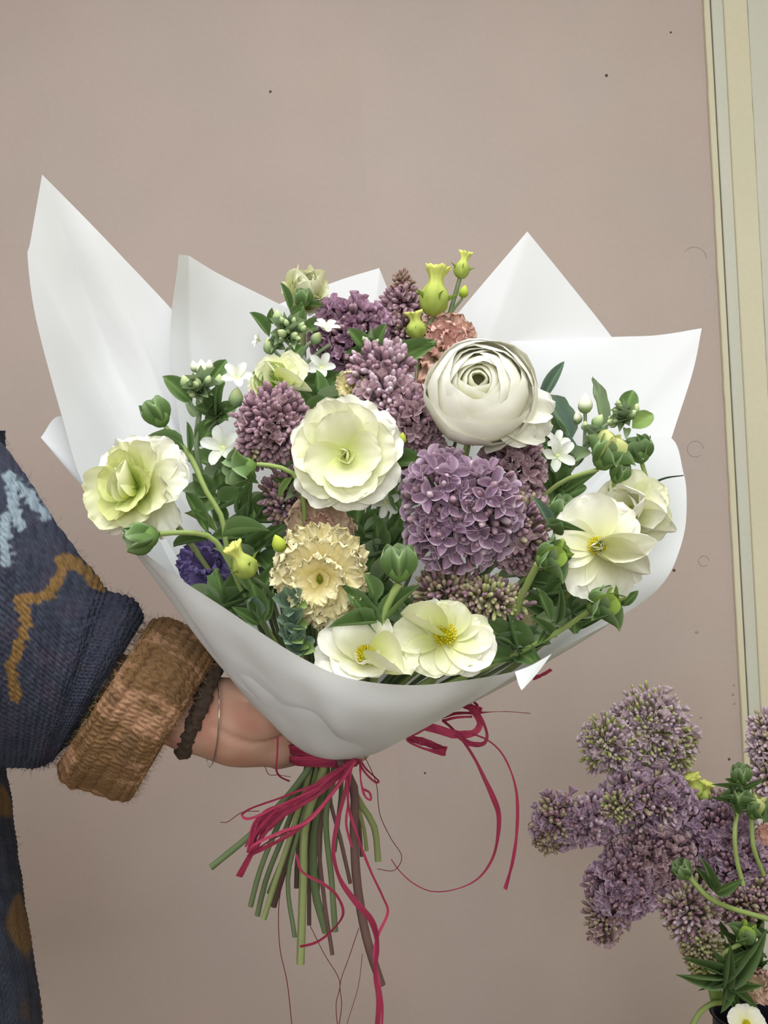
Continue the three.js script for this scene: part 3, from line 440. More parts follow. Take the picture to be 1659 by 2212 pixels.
ranBud('green ribbed bud hanging over the left paper rim below lime ranunculus', [312, 1160, 0.12], [-0.95, -0.15, 0.35], 66, [[345, 1156, 0.115], [400, 1150, 0.11], [455, 1160, 0.1], [495, 1215, 0.09], [530, 1290, 0.07]], { fat: 0.92, leaves: [[[450, 1155, 0.1], [400, 1060, 0.09], 34, 'lance', 'mid', 10], [[478, 1160, 0.1], [582, 1142, 0.1], 34, 'lance', 'mid', -20], [[470, 1150, 0.095], [398, 1105, 0.09], 14, 'lance', 'light', 20], [[455, 1165, 0.09], [370, 1180, 0.08], 20, 'lance', 'mid', 0]] });
ranBud('nodding green bud on arching stem left of the open butter ranunculus', [524, 1012, 0.09], [-0.95, -0.25, 0.3], 64, [[553, 1010, 0.085], [600, 1008, 0.085], [636, 1026, 0.08], [655, 1080, 0.07], [660, 1200, 0.04]], { open: true, w: 5, leaves: [[[632, 1030, 0.08], [600, 1080, 0.08], 16, 'lance', 'light', 0]] });
ranBud('upright pointed green bud on thick stem behind the front ranunculus pair', [862, 1224, 0.12], [0.05, 1, 0.15], 74, [[855, 1258, 0.118], [836, 1310, 0.115], [824, 1370, 0.11], [816, 1430, 0.1], [780, 1540, 0.05]], { w: 9, leaves: [[[820, 1370, 0.11], [742, 1262, 0.12], 40, 'wavy', 'mid', 10], [[826, 1350, 0.11], [905, 1262, 0.11], 34, 'lance', 'mid', -20], [[815, 1345, 0.115], [710, 1352, 0.13], 36, 'lance', 'mid', 10], [[828, 1375, 0.1], [900, 1330, 0.1], 30, 'lance', 'mid', 10], [[812, 1300, 0.112], [790, 1240, 0.12], 42, 'oval', 'mid', 30], [[808, 1350, 0.11], [805, 1265, 0.11], 12, 'lance', 'light', 0]] });
ranBud('unfurling green bud between purple lilac and open white ranunculus', [1186, 1206, 0.12], [0.55, 0.3, 0.5], 66, [[1155, 1232, 0.11], [1125, 1290, 0.09], [1090, 1370, 0.06]], { petals: 'green', w: 8, open: true });
ranBud('plump green bud resting on the right paper rim', [1298, 1306, 0.115], [0.5, 0.35, 0.6], 72, [[1262, 1335, 0.1], [1200, 1368, 0.085], [1100, 1420, 0.06]], { petals: 'green', open: true, w: 6, leaves: [[[1300, 1335, 0.11], [1340, 1290, 0.12], 26, 'lance', 'light', 0], [[1345, 1310, 0.1], [1380, 1275, 0.1], 22, 'lance', 'mid', 0], [[1190, 1370, 0.09], [1145, 1330, 0.1], 20, 'lance', 'mid', 0], [[1180, 1370, 0.09], [1160, 1395, 0.1], 20, 'lance', 'mid', 0], [[1200, 1350, 0.09], [1212, 1262, 0.09], 16, 'lance', 'mid', 10], [[1190, 1340, 0.09], [1160, 1270, 0.09], 26, 'wavy', 'mid', 10]] });
ranBud('half-open cream bud on twin stems below hairy white buds at right', [1308, 985, 0.075], [0.4, 0.75, 0.4], 70, [[1276, 1004, 0.07], [1225, 1035, 0.06], [1165, 1080, 0.04], [1000, 1250, 0.0]], { petals: 'lime', open: true, w: 5 });
ranBud('closed green bud nearest the shadowed right paper wall', [1382, 976, 0.03], [-0.2, 0.8, 0.4], 56, [[1392, 1000, 0.03], [1397, 1045, 0.03], [1380, 1110, 0.02]], { open: true, w: 5, leaves: [[[1395, 985, 0.03], [1375, 935, 0.03], 22, 'lance', 'mid', 0], [[1375, 990, 0.03], [1348, 950, 0.03], 20, 'lance', 'mid', 0]] });
ranBud('small green bud at right under the half-open cream bud', [1336, 1024, 0.07], [0.3, 0.8, 0.4], 44, [[1320, 1050, 0.06], [1250, 1150, 0.03]], { w: 5 });
ranBud('dark green bud between purple lilac edge and white petals', [1216, 1108, 0.1], [0.25, 0.8, 0.4], 58, [[1200, 1140, 0.09], [1160, 1220, 0.06]], { w: 5, leaves: [[[1190, 1140, 0.1], [1150, 1070, 0.1], 24, 'lance', 'blue', 0], [[1195, 1145, 0.12], [1262, 1145, 0.15], 16, 'lance', 'mid', 10], [[1200, 1135, 0.1], [1190, 1080, 0.1], 14, 'lance', 'light', 10], [[1195, 1150, 0.12], [1240, 1178, 0.15], 12, 'curly', 'mid', 0]] });
ranBud('little green bud in front of the topmost ranunculus', [655, 648, -0.045], [0.1, 0.9, 0.3], 38, [[650, 668, -0.05], [640, 720, -0.06], [655, 860, -0.05]], { w: 4, cut: false, scol: 'mid', leaves: [[[628, 675, -0.05], [606, 608, -0.05], 18, 'lance', 'mid', 10], [[660, 660, -0.05], [700, 660, -0.05], 14, 'lance', 'mid', 10], [[640, 690, -0.05], [655, 660, -0.04], 40, 'oval', 'mid', 10]] });
// lisianthus buds: jug shaped, frilled mouth, thread-like sepals
const jug = cached('jug', () => frilled([[0.05, 0], [0.24, 0.06], [0.35, 0.18], [0.4, 0.32], [0.38, 0.44], [0.3, 0.54], [0.22, 0.63], [0.19, 0.72], [0.22, 0.81], [0.28, 0.9], [0.32, 0.98], [0.2, 0.95], [0.09, 0.8]], 40, (u, v) => C('#a0b056').lerp(C('#dde27e'), sstep(0.2, 0.85, v)).multiplyScalar(1 + 0.15 * noise.noise(u * 12, v * 4, 3))));
function frilled(prof, seg, colf) { const n = prof.length - 1; return grid(seg, n, (u, v) => { const j = Math.round(v * n), [r, y] = prof[j], an = u * Math.PI * 2, f = sstep(0.55, 0.85, v), k = r * (1 + (0.1 * (0.3 + v)) * Math.cos(5 * (an + 1.4 * v)) + 0.16 * noise.noise(Math.cos(an) * 2.2, Math.sin(an) * 2.2, y * 5) + f * 0.3 * noise.noise(Math.cos(an) * 4, Math.sin(an) * 4, 3)); return [Math.sin(an) * k, y + f * 0.09 * noise.noise(Math.cos(an) * 5, Math.sin(an) * 5, 7), Math.cos(an) * k]; }, colf); }
const closedBud = cached('closedBud', () => blobGeo(ovoid(9, 0.42), 12, 5, 0.06, 2.0, (u, v) => C('#8ea63c').lerp(C('#c3cf55'), v)));
const threadGeo = petalGeo({ a: 0.15, b: 0.9, cup: 0.3, curl: 0.1, curl2: -0.7, ruf: 0.0, base: C('#7d963f'), tip: C('#94a94e'), nu: 2, nv: 7 });
function lisBud(label, px, dir, size, stemPts, o = {}) {
  const t = thing('lisianthus_bud', label, 'flower bud', W(...px), o.group), s = sAt(px[2]), y = camDir(...dir), q = alongY(y, V3(0, 0, 1), rr(0, 6)), h = size * s, b0 = y.clone().multiplyScalar(-h * 0.5);
  part(t, 'bud_body', o.closed ? closedBud : jug, M.bud, b0, q, V3(h * (o.fat || 0.95), h, h * (o.fat || 0.95)));
  for (let k = 0; k < 5; k++) part(t, 'sepal', threadGeo, M.leaf, b0, q.clone().multiply(QY((k * 72 + 10) * RAD)).multiply(QX((o.closed ? 20 : 40) * RAD)), V3(h * 0.08, h * 0.7, -h * 0.7));
  if (stemPts) stem(t, stemPts, o.w || 4.5, o.scol || 'mid', o.cut !== false, o.rest !== false, b0);
  return t;
}
lisBud('large yellow-green jug-shaped bud rising above the back of the bouquet', [940, 628, -0.06], [0.15, 1, 0.1], 112, [[930, 682, -0.06], [912, 740, -0.06], [903, 820, -0.055], [890, 950, -0.04], [800, 1300, -0.02]], { w: 5, fat: 0.72 });
lisBud('slim lime bud at the very top of the tallest stem', [1000, 573, -0.07], [0.3, 1, 0], 60, [[985, 602, -0.07], [965, 700, -0.065], [940, 780, -0.06], [905, 860, -0.05], [850, 1150, -0.03]], { w: 5, fat: 0.72, scol: 'mid' });
lisBud('tiny round green bud on side shoot near the topmost lime bud', [1002, 630, -0.068], [0.3, 1, 0], 30, [[994, 645, -0.068], [978, 672, -0.066], [966, 700, -0.064]], { w: 3, closed: true, rest: false, scol: 'mid' });
lisBud('opening yellow bud beside brownish lilac tip at the back', [898, 702, -0.05], [-0.1, 1, 0.2], 60, [[900, 735, -0.05], [895, 850, -0.05]], { w: 4, cut: false });
lisBud('round yellow-green bud with pinched mouth left of cream frilled lisianthus', [522, 1212, 0.115], [-0.45, 0.85, 0.3], 84, [[545, 1245, 0.11], [575, 1270, 0.1], [600, 1330, 0.08]], { fat: 0.8 });
lisBud('small lime bud with thread sepals just above the round yellow-green bud', [602, 1174, 0.11], [-0.3, 0.9, 0.3], 44, [[610, 1195, 0.108], [620, 1225, 0.1], [640, 1300, 0.07]], { w: 4, closed: true, cut: false });
lisBud('little round pale bud beside the small crumpled cream flower', [788, 832, 0.03], [0, 1, 0.3], 28, [[785, 845, 0.03], [770, 900, 0.0]], { w: 3, closed: true, rest: false });
lisBud('pale round bud touching the right petals of the open butter ranunculus', [868, 948, 0.07], [0.2, 0.9, 0.4], 30, [[862, 962, 0.065], [850, 1020, 0.04]], { w: 3, closed: true, rest: false });
// ------------------------------------------------------------------ lilac
const LP = { purple: [C('#977a92'), C('#ae90a7'), C('#dfccd9')], mauve: [C('#a3858c'), C('#bb9ba2'), C('#dac5c8')], plum: [C('#9c7690'), C('#b18aa3'), C('#d2b4c6')], paleM: [C('#bfa8b0'), C('#cfbac0'), C('#e2d3d8')] };
const lilacPetal = (tone, k) => cached('lp' + tone + k, () => petalGeo({ a: 0.72, b: 0.72, cup: 0.5, curl: 0.1 + k * 0.12, curl2: 0.3 - k * 0.25, ruf: 0.015, base: LP[tone][0], tip: LP[tone][1], edge: LP[tone][2], seed: k + 60, nu: 10, nv: 8, base0: 0.2 }));
const lilacTube = (tone) => cached('lt' + tone, () => blobGeo([[0.06, -1], [0.08, -0.5], [0.09, -0.1], [0.14, 0.02]], 6, 0, 0, 0, () => LP[tone][0].clone()));
const floretWhole = (tone, k) => cached('lf' + tone + k, () => {
  const gs = [lilacTube(tone).clone()];
  for (let i = 0; i < 4; i++) { const g = petalGeo({ a: 0.62, b: 0.62, cup: 0.55, curl: 0.1 + k * 0.2, curl2: 0.3 - k * 0.3, ruf: 0.015, base: LP[tone][0], tip: LP[tone][1], edge: LP[tone][2], seed: i + k * 4, nu: 4, nv: 4, base0: 0.3 }); g.scale(0.68, 1, 1); g.applyQuaternion(QX((18 + k * 16) * RAD)); g.applyQuaternion(QZ((i * 90 + (i % 2) * 8) * RAD)); g.applyQuaternion(QX(-Math.PI / 2)); gs.push(g); }
  return mergeGeometries(gs);                      // opens towards +Y
});
const BT = { mauve: [C('#7f6470'), C('#b0909b')], tan: [C('#8a8060'), C('#bcae97')], greenish: [C('#939a5c'), C('#c6ca92')], pinkpale: [C('#ab93a1'), C('#d4c0c8')], brown: [C('#715d53'), C('#9e8578')] };
const lilacBud = (tone) => cached('lb' + tone, () => blobGeo([[0.06, -1.0], [0.08, -0.45], [0.15, 0.0], [0.24, 0.34], [0.26, 0.66], [0.2, 0.92], [0.09, 1.04], [0.01, 1.06]], 8, 4, 0.09, 0, (u, v) => BT[tone][0].clone().lerp(BT[tone][1], sstep(0.25, 0.9, v))));
function fib(n, k) { const y = 1 - 2 * (k + 0.5) / n, r = Math.sqrt(1 - y * y), a = k * 2.399963; return V3(Math.cos(a) * r, y, Math.sin(a) * r); }
// blobs: {c:[px,py,d], r:[rx,ry,rz] px, ax: turn deg in the picture plane, n, fl: share of open florets, size px, tone, bt: bud tones, toward: [x,y] side where buds gather}
function lilac(label, blobs, o = {}) {
  const at = W(...blobs[0].c), t = thing('lilac', label, 'flower', at, o.group), rn = rng(o.seed || 1), P = V3(0, 0, 0);
  for (const b of blobs) {
    const s = sAt(b.c[2]), c = W(...b.c).sub(at), turn = QZ(-(b.ax || 0) * RAD), rad = V3(b.r[0] * s, b.r[1] * s, (b.r[2] || Math.min(b.r[0], b.r[1])) * s), sz = (b.size || 22) * s;
    const deep = [];
    for (let layer = 0; layer < 3; layer++) {
      const n = Math.round(b.n * [1, 1.1, 0.6][layer]), sc = [1, 0.84, 0.6][layer];
      for (let k = 0; k < n; k++) {
        const u = fib(n, k); u.x += (rn() - 0.5) * 0.16; u.y += (rn() - 0.5) * 0.16; u.z += (rn() - 0.5) * 0.16; u.normalize();
        const lump = 1 + 0.36 * noise.noise(u.x * 2.4 + (o.seed || 1) * 1.37, u.y * 2.4, u.z * 2.4 + b.c[0] * 0.013);
        const p = V3(u.x * rad.x, u.y * rad.y, u.z * rad.z).multiplyScalar(sc * lump).applyQuaternion(turn), nn = V3(u.x / rad.x, u.y / rad.y, u.z / rad.z).normalize().applyQuaternion(turn);
        if (nn.z < -0.35) continue;
        { const wv = 0.5 + 0.8 * Math.max(0, nn.z); nn.x += (rn() - 0.5) * wv; nn.y += (rn() - 0.35) * wv; nn.z += (rn() - 0.3) * 0.3 + (b.face || 0) * Math.max(0, u.z); if (b.face) { nn.x *= 0.75; nn.y *= 0.75; } nn.normalize(); }
        let pf = b.fl; if (b.toward) pf *= 1 - sstep(-0.2, 0.8, u.x * b.toward[0] + u.y * b.toward[1]);
        const isF = !layer && rn() < pf, q = new THREE.Quaternion().setFromUnitVectors(V3(0, 1, 0), nn).multiply(QY(rn() * 6.28)), pos = p.add(c);
        if (isF) {
          const z = sz * (0.88 + rn() * 0.28);
          if (b.split) {                                 // large enough in the photograph to tell the petals apart
            const f = part(t, 'floret', lilacTube(b.tone), M.lilac, pos, q, V3(z, z, z)), open = rn();
            for (let i = 0; i < 4; i++) { const m = part(f, 'petal', lilacPetal(b.tone, Math.floor(rn() * 3)), M.lilac, null, QX(-Math.PI / 2).multiply(QZ((i * 90 + (rn() - 0.5) * 18) * RAD)).multiply(QX((4 + open * open * 40 + rn() * 10) * RAD)).multiply(QY((rn() - 0.5) * 0.35)), V3(0.62, 1, 1)); }
          } else part(t, 'floret', floretWhole(b.tone, Math.floor(rn() * 3)), M.lilac, pos, q, V3(z, z, z));
        } else {
          const tones = b.bt || ['mauve'], z = sz * (0.62 + rn() * 0.3) * (b.bs || 1) * (layer ? 1.15 : 1);
          if (layer) { deep.push(lilacBud(tones[Math.floor(rn() * tones.length)]).clone().applyMatrix4(new THREE.Matrix4().compose(pos, q, V3(z, z, z)))); continue; }
          part(t, 'flower_bud', lilacBud(tones[Math.floor(rn() * tones.length)]), M.bud, pos, q, V3(z, z, z));
        }
      }
    }
    if (deep.length) part(t, 'inner_buds', mergeGeometries(deep), M.bud).userData.kind = 'stuff';
    // inner branchlets
    const gs = []; for (let k = 0; k < 12; k++) { const u = fib(12, k), e = V3(u.x * rad.x, u.y * rad.y, u.z * rad.z).multiplyScalar(0.8).applyQuaternion(turn).add(c); gs.push(tubeGeo([c.clone(), e], sz * 0.07, 1, 4, C('#5f6848'))); }
    part(t, 'branchlets', mergeGeometries(gs), M.stem);
  }
  for (const st of o.stems || []) stem(t, st, o.w || 5, o.scol || 'mid', o.cut !== false, o.rest !== false);
  for (const l of o.leaves || []) leaf(t, ...l);
  return t;
}
lilac('large open purple lilac head right of centre below the furled ranunculus', [
  { c: [955, 1076, 0.075], r: [72, 78, 68], n: 54, fl: 0.88, size: 37, tone: 'purple', bt: ['mauve', 'pinkpale'], split: true, bs: 0.9, face: 0.6 }, { c: [1042, 1096, 0.078], r: [66, 82, 64], n: 50, fl: 0.8, size: 37, tone: 'purple', bt: ['mauve', 'pinkpale'], split: true, bs: 0.9, face: 0.6 }, { c: [980, 1155, 0.075], r: [80, 58, 60], n: 48, fl: 0.84, size: 36, tone: 'purple', bt: ['mauve', 'mauve'], split: true, bs: 0.8, face: 0.7 }],
  { seed: 4, stems: [[[980, 1200, 0.03], [860, 1440, 0.01]]], leaves: [] });
lilac('mauve lilac head full of buds behind the large purple one', [
  { c: [1105, 1030, 0.035], r: [62, 88, 60], n: 150, fl: 0.45, size: 26, tone: 'mauve', bt: ['mauve', 'mauve'], bs: 0.95 }, { c: [1120, 1150, 0.06], r: [52, 72, 54], n: 110, fl: 0.3, size: 26, tone: 'mauve', bt: ['mauve', 'mauve', 'tan'] }],
  { seed: 8, stems: [[[1060, 1200, 0.0], [850, 1450, 0]]] });
lilac('greenish tan lilac bud cluster hanging under the large purple head', [
  { c: [965, 1280, 0.065], r: [62, 42, 46], n: 80, fl: 0.0, size: 25, bt: ['tan', 'mauve', 'brown'] }, { c: [1060, 1295, 0.07], r: [74, 36, 46], ax: 14, n: 110, fl: 0, size: 23, bt: ['tan', 'greenish', 'tan', 'mauve'] }],
  { seed: 12, stems: [[[1000, 1300, 0.03], [850, 1470, 0.01]]] });
lilac('mauve lilac bud head between lime ranunculus and open butter ranunculus', [
  { c: [592, 918, 0.055], r: [66, 68, 52], n: 190, fl: 0.12, size: 26, tone: 'mauve', bt: ['mauve', 'mauve', 'mauve'], bs: 1.05 }, { c: [560, 968, 0.05], r: [36, 36, 36], n: 60, fl: 0, size: 21, bt: ['tan', 'tan', 'mauve'] }],
  { seed: 16, stems: [[[610, 1000, 0.02], [640, 1300, 0.01]]] });
lilac('plum purple lilac head high behind the hairy green leaves', [
  { c: [758, 728, -0.07], r: [66, 68, 52], n: 150, fl: 0.75, size: 27, tone: 'plum', bt: ['mauve', 'mauve'] }], { seed: 20, stems: [[[765, 800, -0.08], [720, 1250, -0.03]]] });
lilac('thin brownish lilac tip pointing up beside the jug-shaped bud', [
  { c: [868, 664, -0.085], r: [30, 40, 28], n: 60, fl: 0.2, size: 24, tone: 'mauve', bt: ['mauve', 'mauve'] }, { c: [872, 622, -0.085], r: [17, 26, 16], n: 40, fl: 0, size: 17, bt: ['brown'] }, { c: [868, 716, -0.07], r: [28, 34, 26], n: 40, fl: 0, size: 23, bt: ['brown', 'mauve'] }],
  { seed: 24, stems: [[[868, 740, -0.08], [800, 1200, -0.03]]] });
lilac('soft mauve lilac bud spray between the two largest ranunculus', [
  { c: [825, 800, 0.01], r: [54, 44, 40], n: 90, fl: 0.05, size: 29, tone: 'mauve', bt: ['mauve', 'mauve', 'pinkpale'], bs: 1.05 }, { c: [838, 858, 0.025], r: [46, 40, 36], n: 80, fl: 0.25, size: 28, tone: 'mauve', bt: ['mauve', 'pinkpale'] }],
  { seed: 28, stems: [[[830, 900, -0.01], [760, 1300, 0]]] });
lilac('mauve lilac spray leaning against the furled white ranunculus', [
  { c: [895, 912, 0.035], r: [52, 54, 42], n: 100, fl: 0.4, size: 28, tone: 'mauve', bt: ['mauve', 'mauve'] }, { c: [910, 985, 0.03], r: [54, 40, 40], n: 80, fl: 0.1, size: 24, tone: 'mauve', bt: ['mauve', 'brown', 'mauve'] }],
  { seed: 32, stems: [[[890, 1030, 0.0], [780, 1400, 0]]] });
lilac('shadowed lilac bud cluster below the nodding green bud', [
  { c: [624, 1075, 0.035], r: [48, 52, 36], n: 90, fl: 0.0, size: 25, bt: ['mauve', 'brown', 'mauve'] }], { seed: 36, stems: [[[640, 1150, 0.01], [670, 1400, 0.0]]] });
lilac('small mauve lilac cluster low behind the front lip on the right', [
  { c: [1010, 1375, 0.03], r: [60, 40, 40], n: 60, fl: 0.5, size: 25, tone: 'mauve', bt: ['mauve'] }], { seed: 38, stems: [[[980, 1430, 0.02], [850, 1530, 0.01]]] });
// ------------------------------------------------------------------ hairy-leaved white starflowers and other greenery
const starPetal = (k) => petalOf('snow', 'star', k, SHAPES.star);
const greyBud = cached('greyBud', () => blobGeo(ovoid(7, 0.4), 10, 5, 0.05, 0.8, (u, v) => C('#8aa472').lerp(C('#cfd8a4'), sstep(0.35, 1, v))));
const whiteBud = cached('whiteBud', () => blobGeo(ovoid(7, 0.38), 10, 5, 0.06, 1.2, (u, v) => C('#8da265').lerp(C('#f0efd6'), sstep(0.2, 0.6, v))));
function starflower(label, px, o) {
  const at = W(...px), t = thing('starflower', label, 'flower', at, o.group);
  for (const st of o.stems || []) stem(t, st, o.w || 6, 'grey', o.cut !== false);
  for (const st of o.shoots || []) stem(t, st, 4, 'grey', false, false);
  for (const l of o.leaves || []) leaf(t, ...l);
  for (const [x, y, d, size, dx, dy, dz, kind] of o.buds || []) {
    const y3 = camDir(dx, dy, dz), h = size * sAt(d), p = W(x, y, d).sub(at).add(y3.clone().multiplyScalar(-h / 2));
    part(t, 'flower_bud', kind === 'w' ? whiteBud : greyBud, M.bud, p, alongY(y3, V3(0, 0, 1), rr(0, 6)), V3(h, h, h));
  }
  for (const [x, y, d, size, dx, dy, dz] of o.flowers || []) {
    const q = frameTo(camDir(dx, dy, dz)).multiply(QZ(rr(0, 1.2))), s = sAt(d) * size, p = W(x, y, d).sub(at);
    const f = part(t, 'white_flower', cached('starHeart', () => { const g = new THREE.SphereGeometry(0.13, 10, 6); g.scale(1, 1, 0.8); return colorGeo(g, C('#dcdf9c')); }), M.bud, p, q, V3(s, s, s));
    for (let k = 0; k < 5; k++) part(f, 'petal', starPetal(k % 4), M.petal, null, QZ((k * 72 + rr(-6, 6)) * RAD).multiply(QX(rr(22, 44) * RAD)), V3(0.52, 1, 1));
  }
  return t;
}
// clusters of small hairy buds and bracts at a shoot tip
function clusterBuds(cx, cy, d, n, rx, ry, size, rn) { const a = []; for (let k = 0; k < n; k++) { const u = (rn() * 2 - 1), v = (rn() * 2 - 1); a.push([cx + u * rx, cy + v * ry, d + rn() * 0.02, size * (0.7 + rn() * 0.6), u * 0.9, 0.5 - v, 0.6, 'g']); } return a; }
function clusterLeaves(cx, cy, d, n, len, w, rn, col = 'grey') { const a = []; for (let k = 0; k < n; k++) { const an = (k / n) * 6.28 + rn() * 0.5; a.push([[cx, cy + 4, d], [cx + Math.cos(an) * len * (0.6 + rn() * 0.5), cy - Math.sin(an) * len * (0.6 + rn() * 0.5) - len * 0.25, d + 0.01 + rn() * 0.015], w * (0.8 + rn() * 0.4), 'oval', col, rr(-20, 20)]); } return a; }
{
  const rn = rng(123);
  starflower('hairy green sprig with white star flower nearest the second paper point', [445, 835, 0.02], {
    stems: [[[440, 850, 0.02], [430, 900, 0.02], [425, 970, 0.02], [460, 1100, 0.0], [560, 1350, 0]]], shoots: [[[430, 900, 0.02], [400, 850, 0.02]], [[450, 930, 0.02], [490, 880, 0.025]]],
    leaves: [[[415, 870, 0.02], [352, 812, 0.03], 46, 'oval', 'mid', 0], [[445, 840, 0.01], [490, 775, 0.0], 40, 'lance', 'mid', 20], [[430, 965, 0.02], [470, 905, 0.02], 50, 'oval', 'mid', 0], [[430, 890, 0.02], [470, 850, 0.03], 40, 'oval', 'grey', 10], [[440, 930, 0.02], [510, 880, 0.01], 46, 'oval', 'mid', 0], [[425, 900, 0.025], [400, 870, 0.03], 24, 'lance', 'grey', 0], ...clusterLeaves(432, 840, 0.03, 14, 44, 26, rn), ...clusterLeaves(470, 890, 0.02, 8, 50, 30, rn, 'mid')],
    buds: [[400, 826, 0.03, 34, -0.2, 1, 0.3, 'g'], [474, 824, 0.03, 34, 0.1, 1, 0.3, 'g'], [510, 858, 0.04, 46, 0.2, 1, 0.3, 'g'], [436, 795, 0.02, 40, 0, 1, 0.3, 'w'], [420, 792, 0.02, 28, -0.2, 1, 0.3, 'w'], [452, 790, 0.02, 28, 0.2, 1, 0.3, 'w'], ...clusterBuds(430, 838, 0.035, 12, 24, 22, 20, rn)],
    flowers: [[512, 818, 0.04, 40, 0.1, 0.5, 0.9], [482, 968, 0.03, 52, -0.2, 0.3, 1]] });
  starflower('hairy green sprig with small white flower beneath the topmost ranunculus', [630, 735, -0.04], {
    stems: [[[630, 745, -0.04], [618, 800, -0.045], [625, 900, -0.04], [660, 1250, -0.02]]], shoots: [[[625, 790, -0.04], [595, 760, -0.04], [585, 745, -0.04]], [[640, 790, -0.035], [665, 745, -0.03], [680, 735, -0.03]], [[645, 800, -0.035], [690, 760, -0.03], [712, 745, -0.03]]],
    leaves: [[[582, 728, -0.05], [539, 672, -0.05], 26, 'lance', 'mid', 10], [[640, 710, -0.04], [655, 660, -0.03], 36, 'oval', 'mid', 10], [[650, 720, -0.05], [705, 700, -0.06], 36, 'oval', 'mid', 0], [[620, 790, -0.05], [655, 745, -0.05], 40, 'oval', 'mid', 0], [[650, 840, -0.05], [742, 810, -0.04], 54, 'wavy', 'mid', 20], [[588, 700, -0.04], [587, 665, -0.03], 20, 'oval', 'mid', 0], ...clusterLeaves(625, 722, -0.03, 16, 46, 28, rn), ...clusterLeaves(600, 745, -0.035, 5, 26, 20, rn)],
    buds: [[600, 685, -0.03, 34, 0, 1, 0.3, 'g'], [582, 748, -0.03, 40, -0.1, 0.9, 0.4, 'g'], [684, 730, -0.025, 34, 0.5, 0.6, 0.6, 'g'], ...clusterBuds(628, 715, -0.025, 16, 30, 24, 20, rn)],
    flowers: [[705, 712, -0.02, 34, 0.2, 0.7, 0.6], [562, 735, -0.035, 22, -0.8, 0.4, 0.4], [695, 795, -0.025, 36, 0.1, 0.3, 1], [660, 790, -0.05, 26, -0.3, 0.2, 1]] });
  starflower('green leafy shoot tip in front of plum lilac at the back', [800, 750, -0.02], {
    stems: [[[800, 770, -0.02], [790, 850, -0.03], [770, 1100, -0.03]]], cut: false,
    leaves: [[[790, 760, -0.02], [752, 710, -0.01], 38, 'oval', 'mid', 10], [[812, 755, -0.02], [834, 698, -0.01], 34, 'oval', 'mid', -10], [[800, 760, -0.015], [802, 705, -0.01], 16, 'lance', 'grey', 0], [[790, 765, -0.02], [745, 762, -0.01], 20, 'lance', 'mid', 0], [[825, 790, -0.02], [945, 738, -0.01], 52, 'wavy', 'mid', 15], ...clusterLeaves(800, 755, -0.01, 7, 26, 18, rn, 'mid')], buds: clusterBuds(800, 750, -0.005, 8, 18, 18, 18, rn) });
  starflower('hairy green sprig with plump white buds nearest the pointed right sheet', [1290, 930, 0.01], {
    stems: [[[1300, 925, 0.01], [1270, 960, 0.01], [1235, 1010, 0.01], [1170, 1100, 0.0], [950, 1350, 0]]], shoots: [[[1262, 965, 0.01], [1264, 920, 0.015], [1264, 885, 0.02]], [[1300, 925, 0.01], [1335, 900, 0.01], [1350, 880, 0.01]], [[1262, 960, 0.012], [1285, 915, 0.02]]],
    leaves: [[[1235, 950, 0.0], [1172, 848, 0.01], 54, 'wavy', 'blue', 10], [[1305, 925, 0.0], [1282, 815, 0.01], 30, 'wavy', 'grey', 0], [[1345, 900, 0.01], [1368, 842, 0.01], 44, 'oval', 'mid', 0], [[1365, 925, 0.02], [1412, 894, 0.02], 42, 'oval', 'light', 0], [[1225, 970, 0.0], [1150, 895, 0.0], 46, 'oval', 'mid', 0], [[1200, 1010, 0.0], [1142, 955, 0.01], 40, 'oval', 'mid', 10], [[1168, 870, -0.06], [1220, 778, -0.06], 30, 'lance', 'blue', 0], [[1250, 985, 0.01], [1170, 935, 0.0], 40, 'wavy', 'blue', 0], [[1352, 925, 0.02], [1352, 948, 0.03], 18, 'oval', 'grey', 0], ...clusterLeaves(1345, 905, 0.015, 10, 34, 22, rn), ...clusterLeaves(1285, 950, 0.015, 10, 40, 26, rn)],
    buds: [[1264, 872, 0.02, 48, 0.02, 1, 0.2, 'w'], [1292, 910, 0.025, 36, 0.5, 0.8, 0.3, 'g'], [1264, 920, 0.025, 24, 0, 1, 0.4, 'g'], [1248, 902, 0.01, 30, -0.1, 1, 0.1, 'w'], [1372, 885, 0.02, 30, 0.4, 0.9, 0.2, 'g'], [1165, 985, 0.03, 40, 0.4, 0.8, 0.3, 'g'], ...clusterBuds(1345, 895, 0.015, 16, 28, 26, 22, rn)],
    flowers: [[1205, 985, 0.035, 44, 0.1, 0.2, 1], [1200, 960, 0.02, 34, 0.2, 0.6, 0.8], [1150, 908, 0.01, 34, 0.6, 0.1, 0.6]] });
  starflower('white starflower sprig mostly hidden under the open butter ranunculus', [840, 1085, 0.045], { stems: [[[840, 1095, 0.04], [790, 1300, 0.01]]], cut: false, leaves: [[[845, 1000, 0.05], [925, 1000, 0.07], 46, 'oval', 'mid', 0], [[870, 1110, 0.05], [850, 1040, 0.05], 56, 'oval', 'mid', 10], [[660, 905, 0.02], [705, 860, 0.04], 40, 'round', 'mid', 0]], flowers: [[832, 1085, 0.05, 36, 0.2, -0.2, 1]] });
  // small round-leaved sprig at the front
  const at = W(640, 1330, 0.112), t = thing('box_leaf_sprig', 'small sprig of paired blue-green leaves under the cream frilled lisianthus', 'foliage', at);
  stem(t, [[628, 1285, 0.112], [632, 1330, 0.112], [645, 1390, 0.104], [670, 1480, 0.07]], 3, 'lime', false);
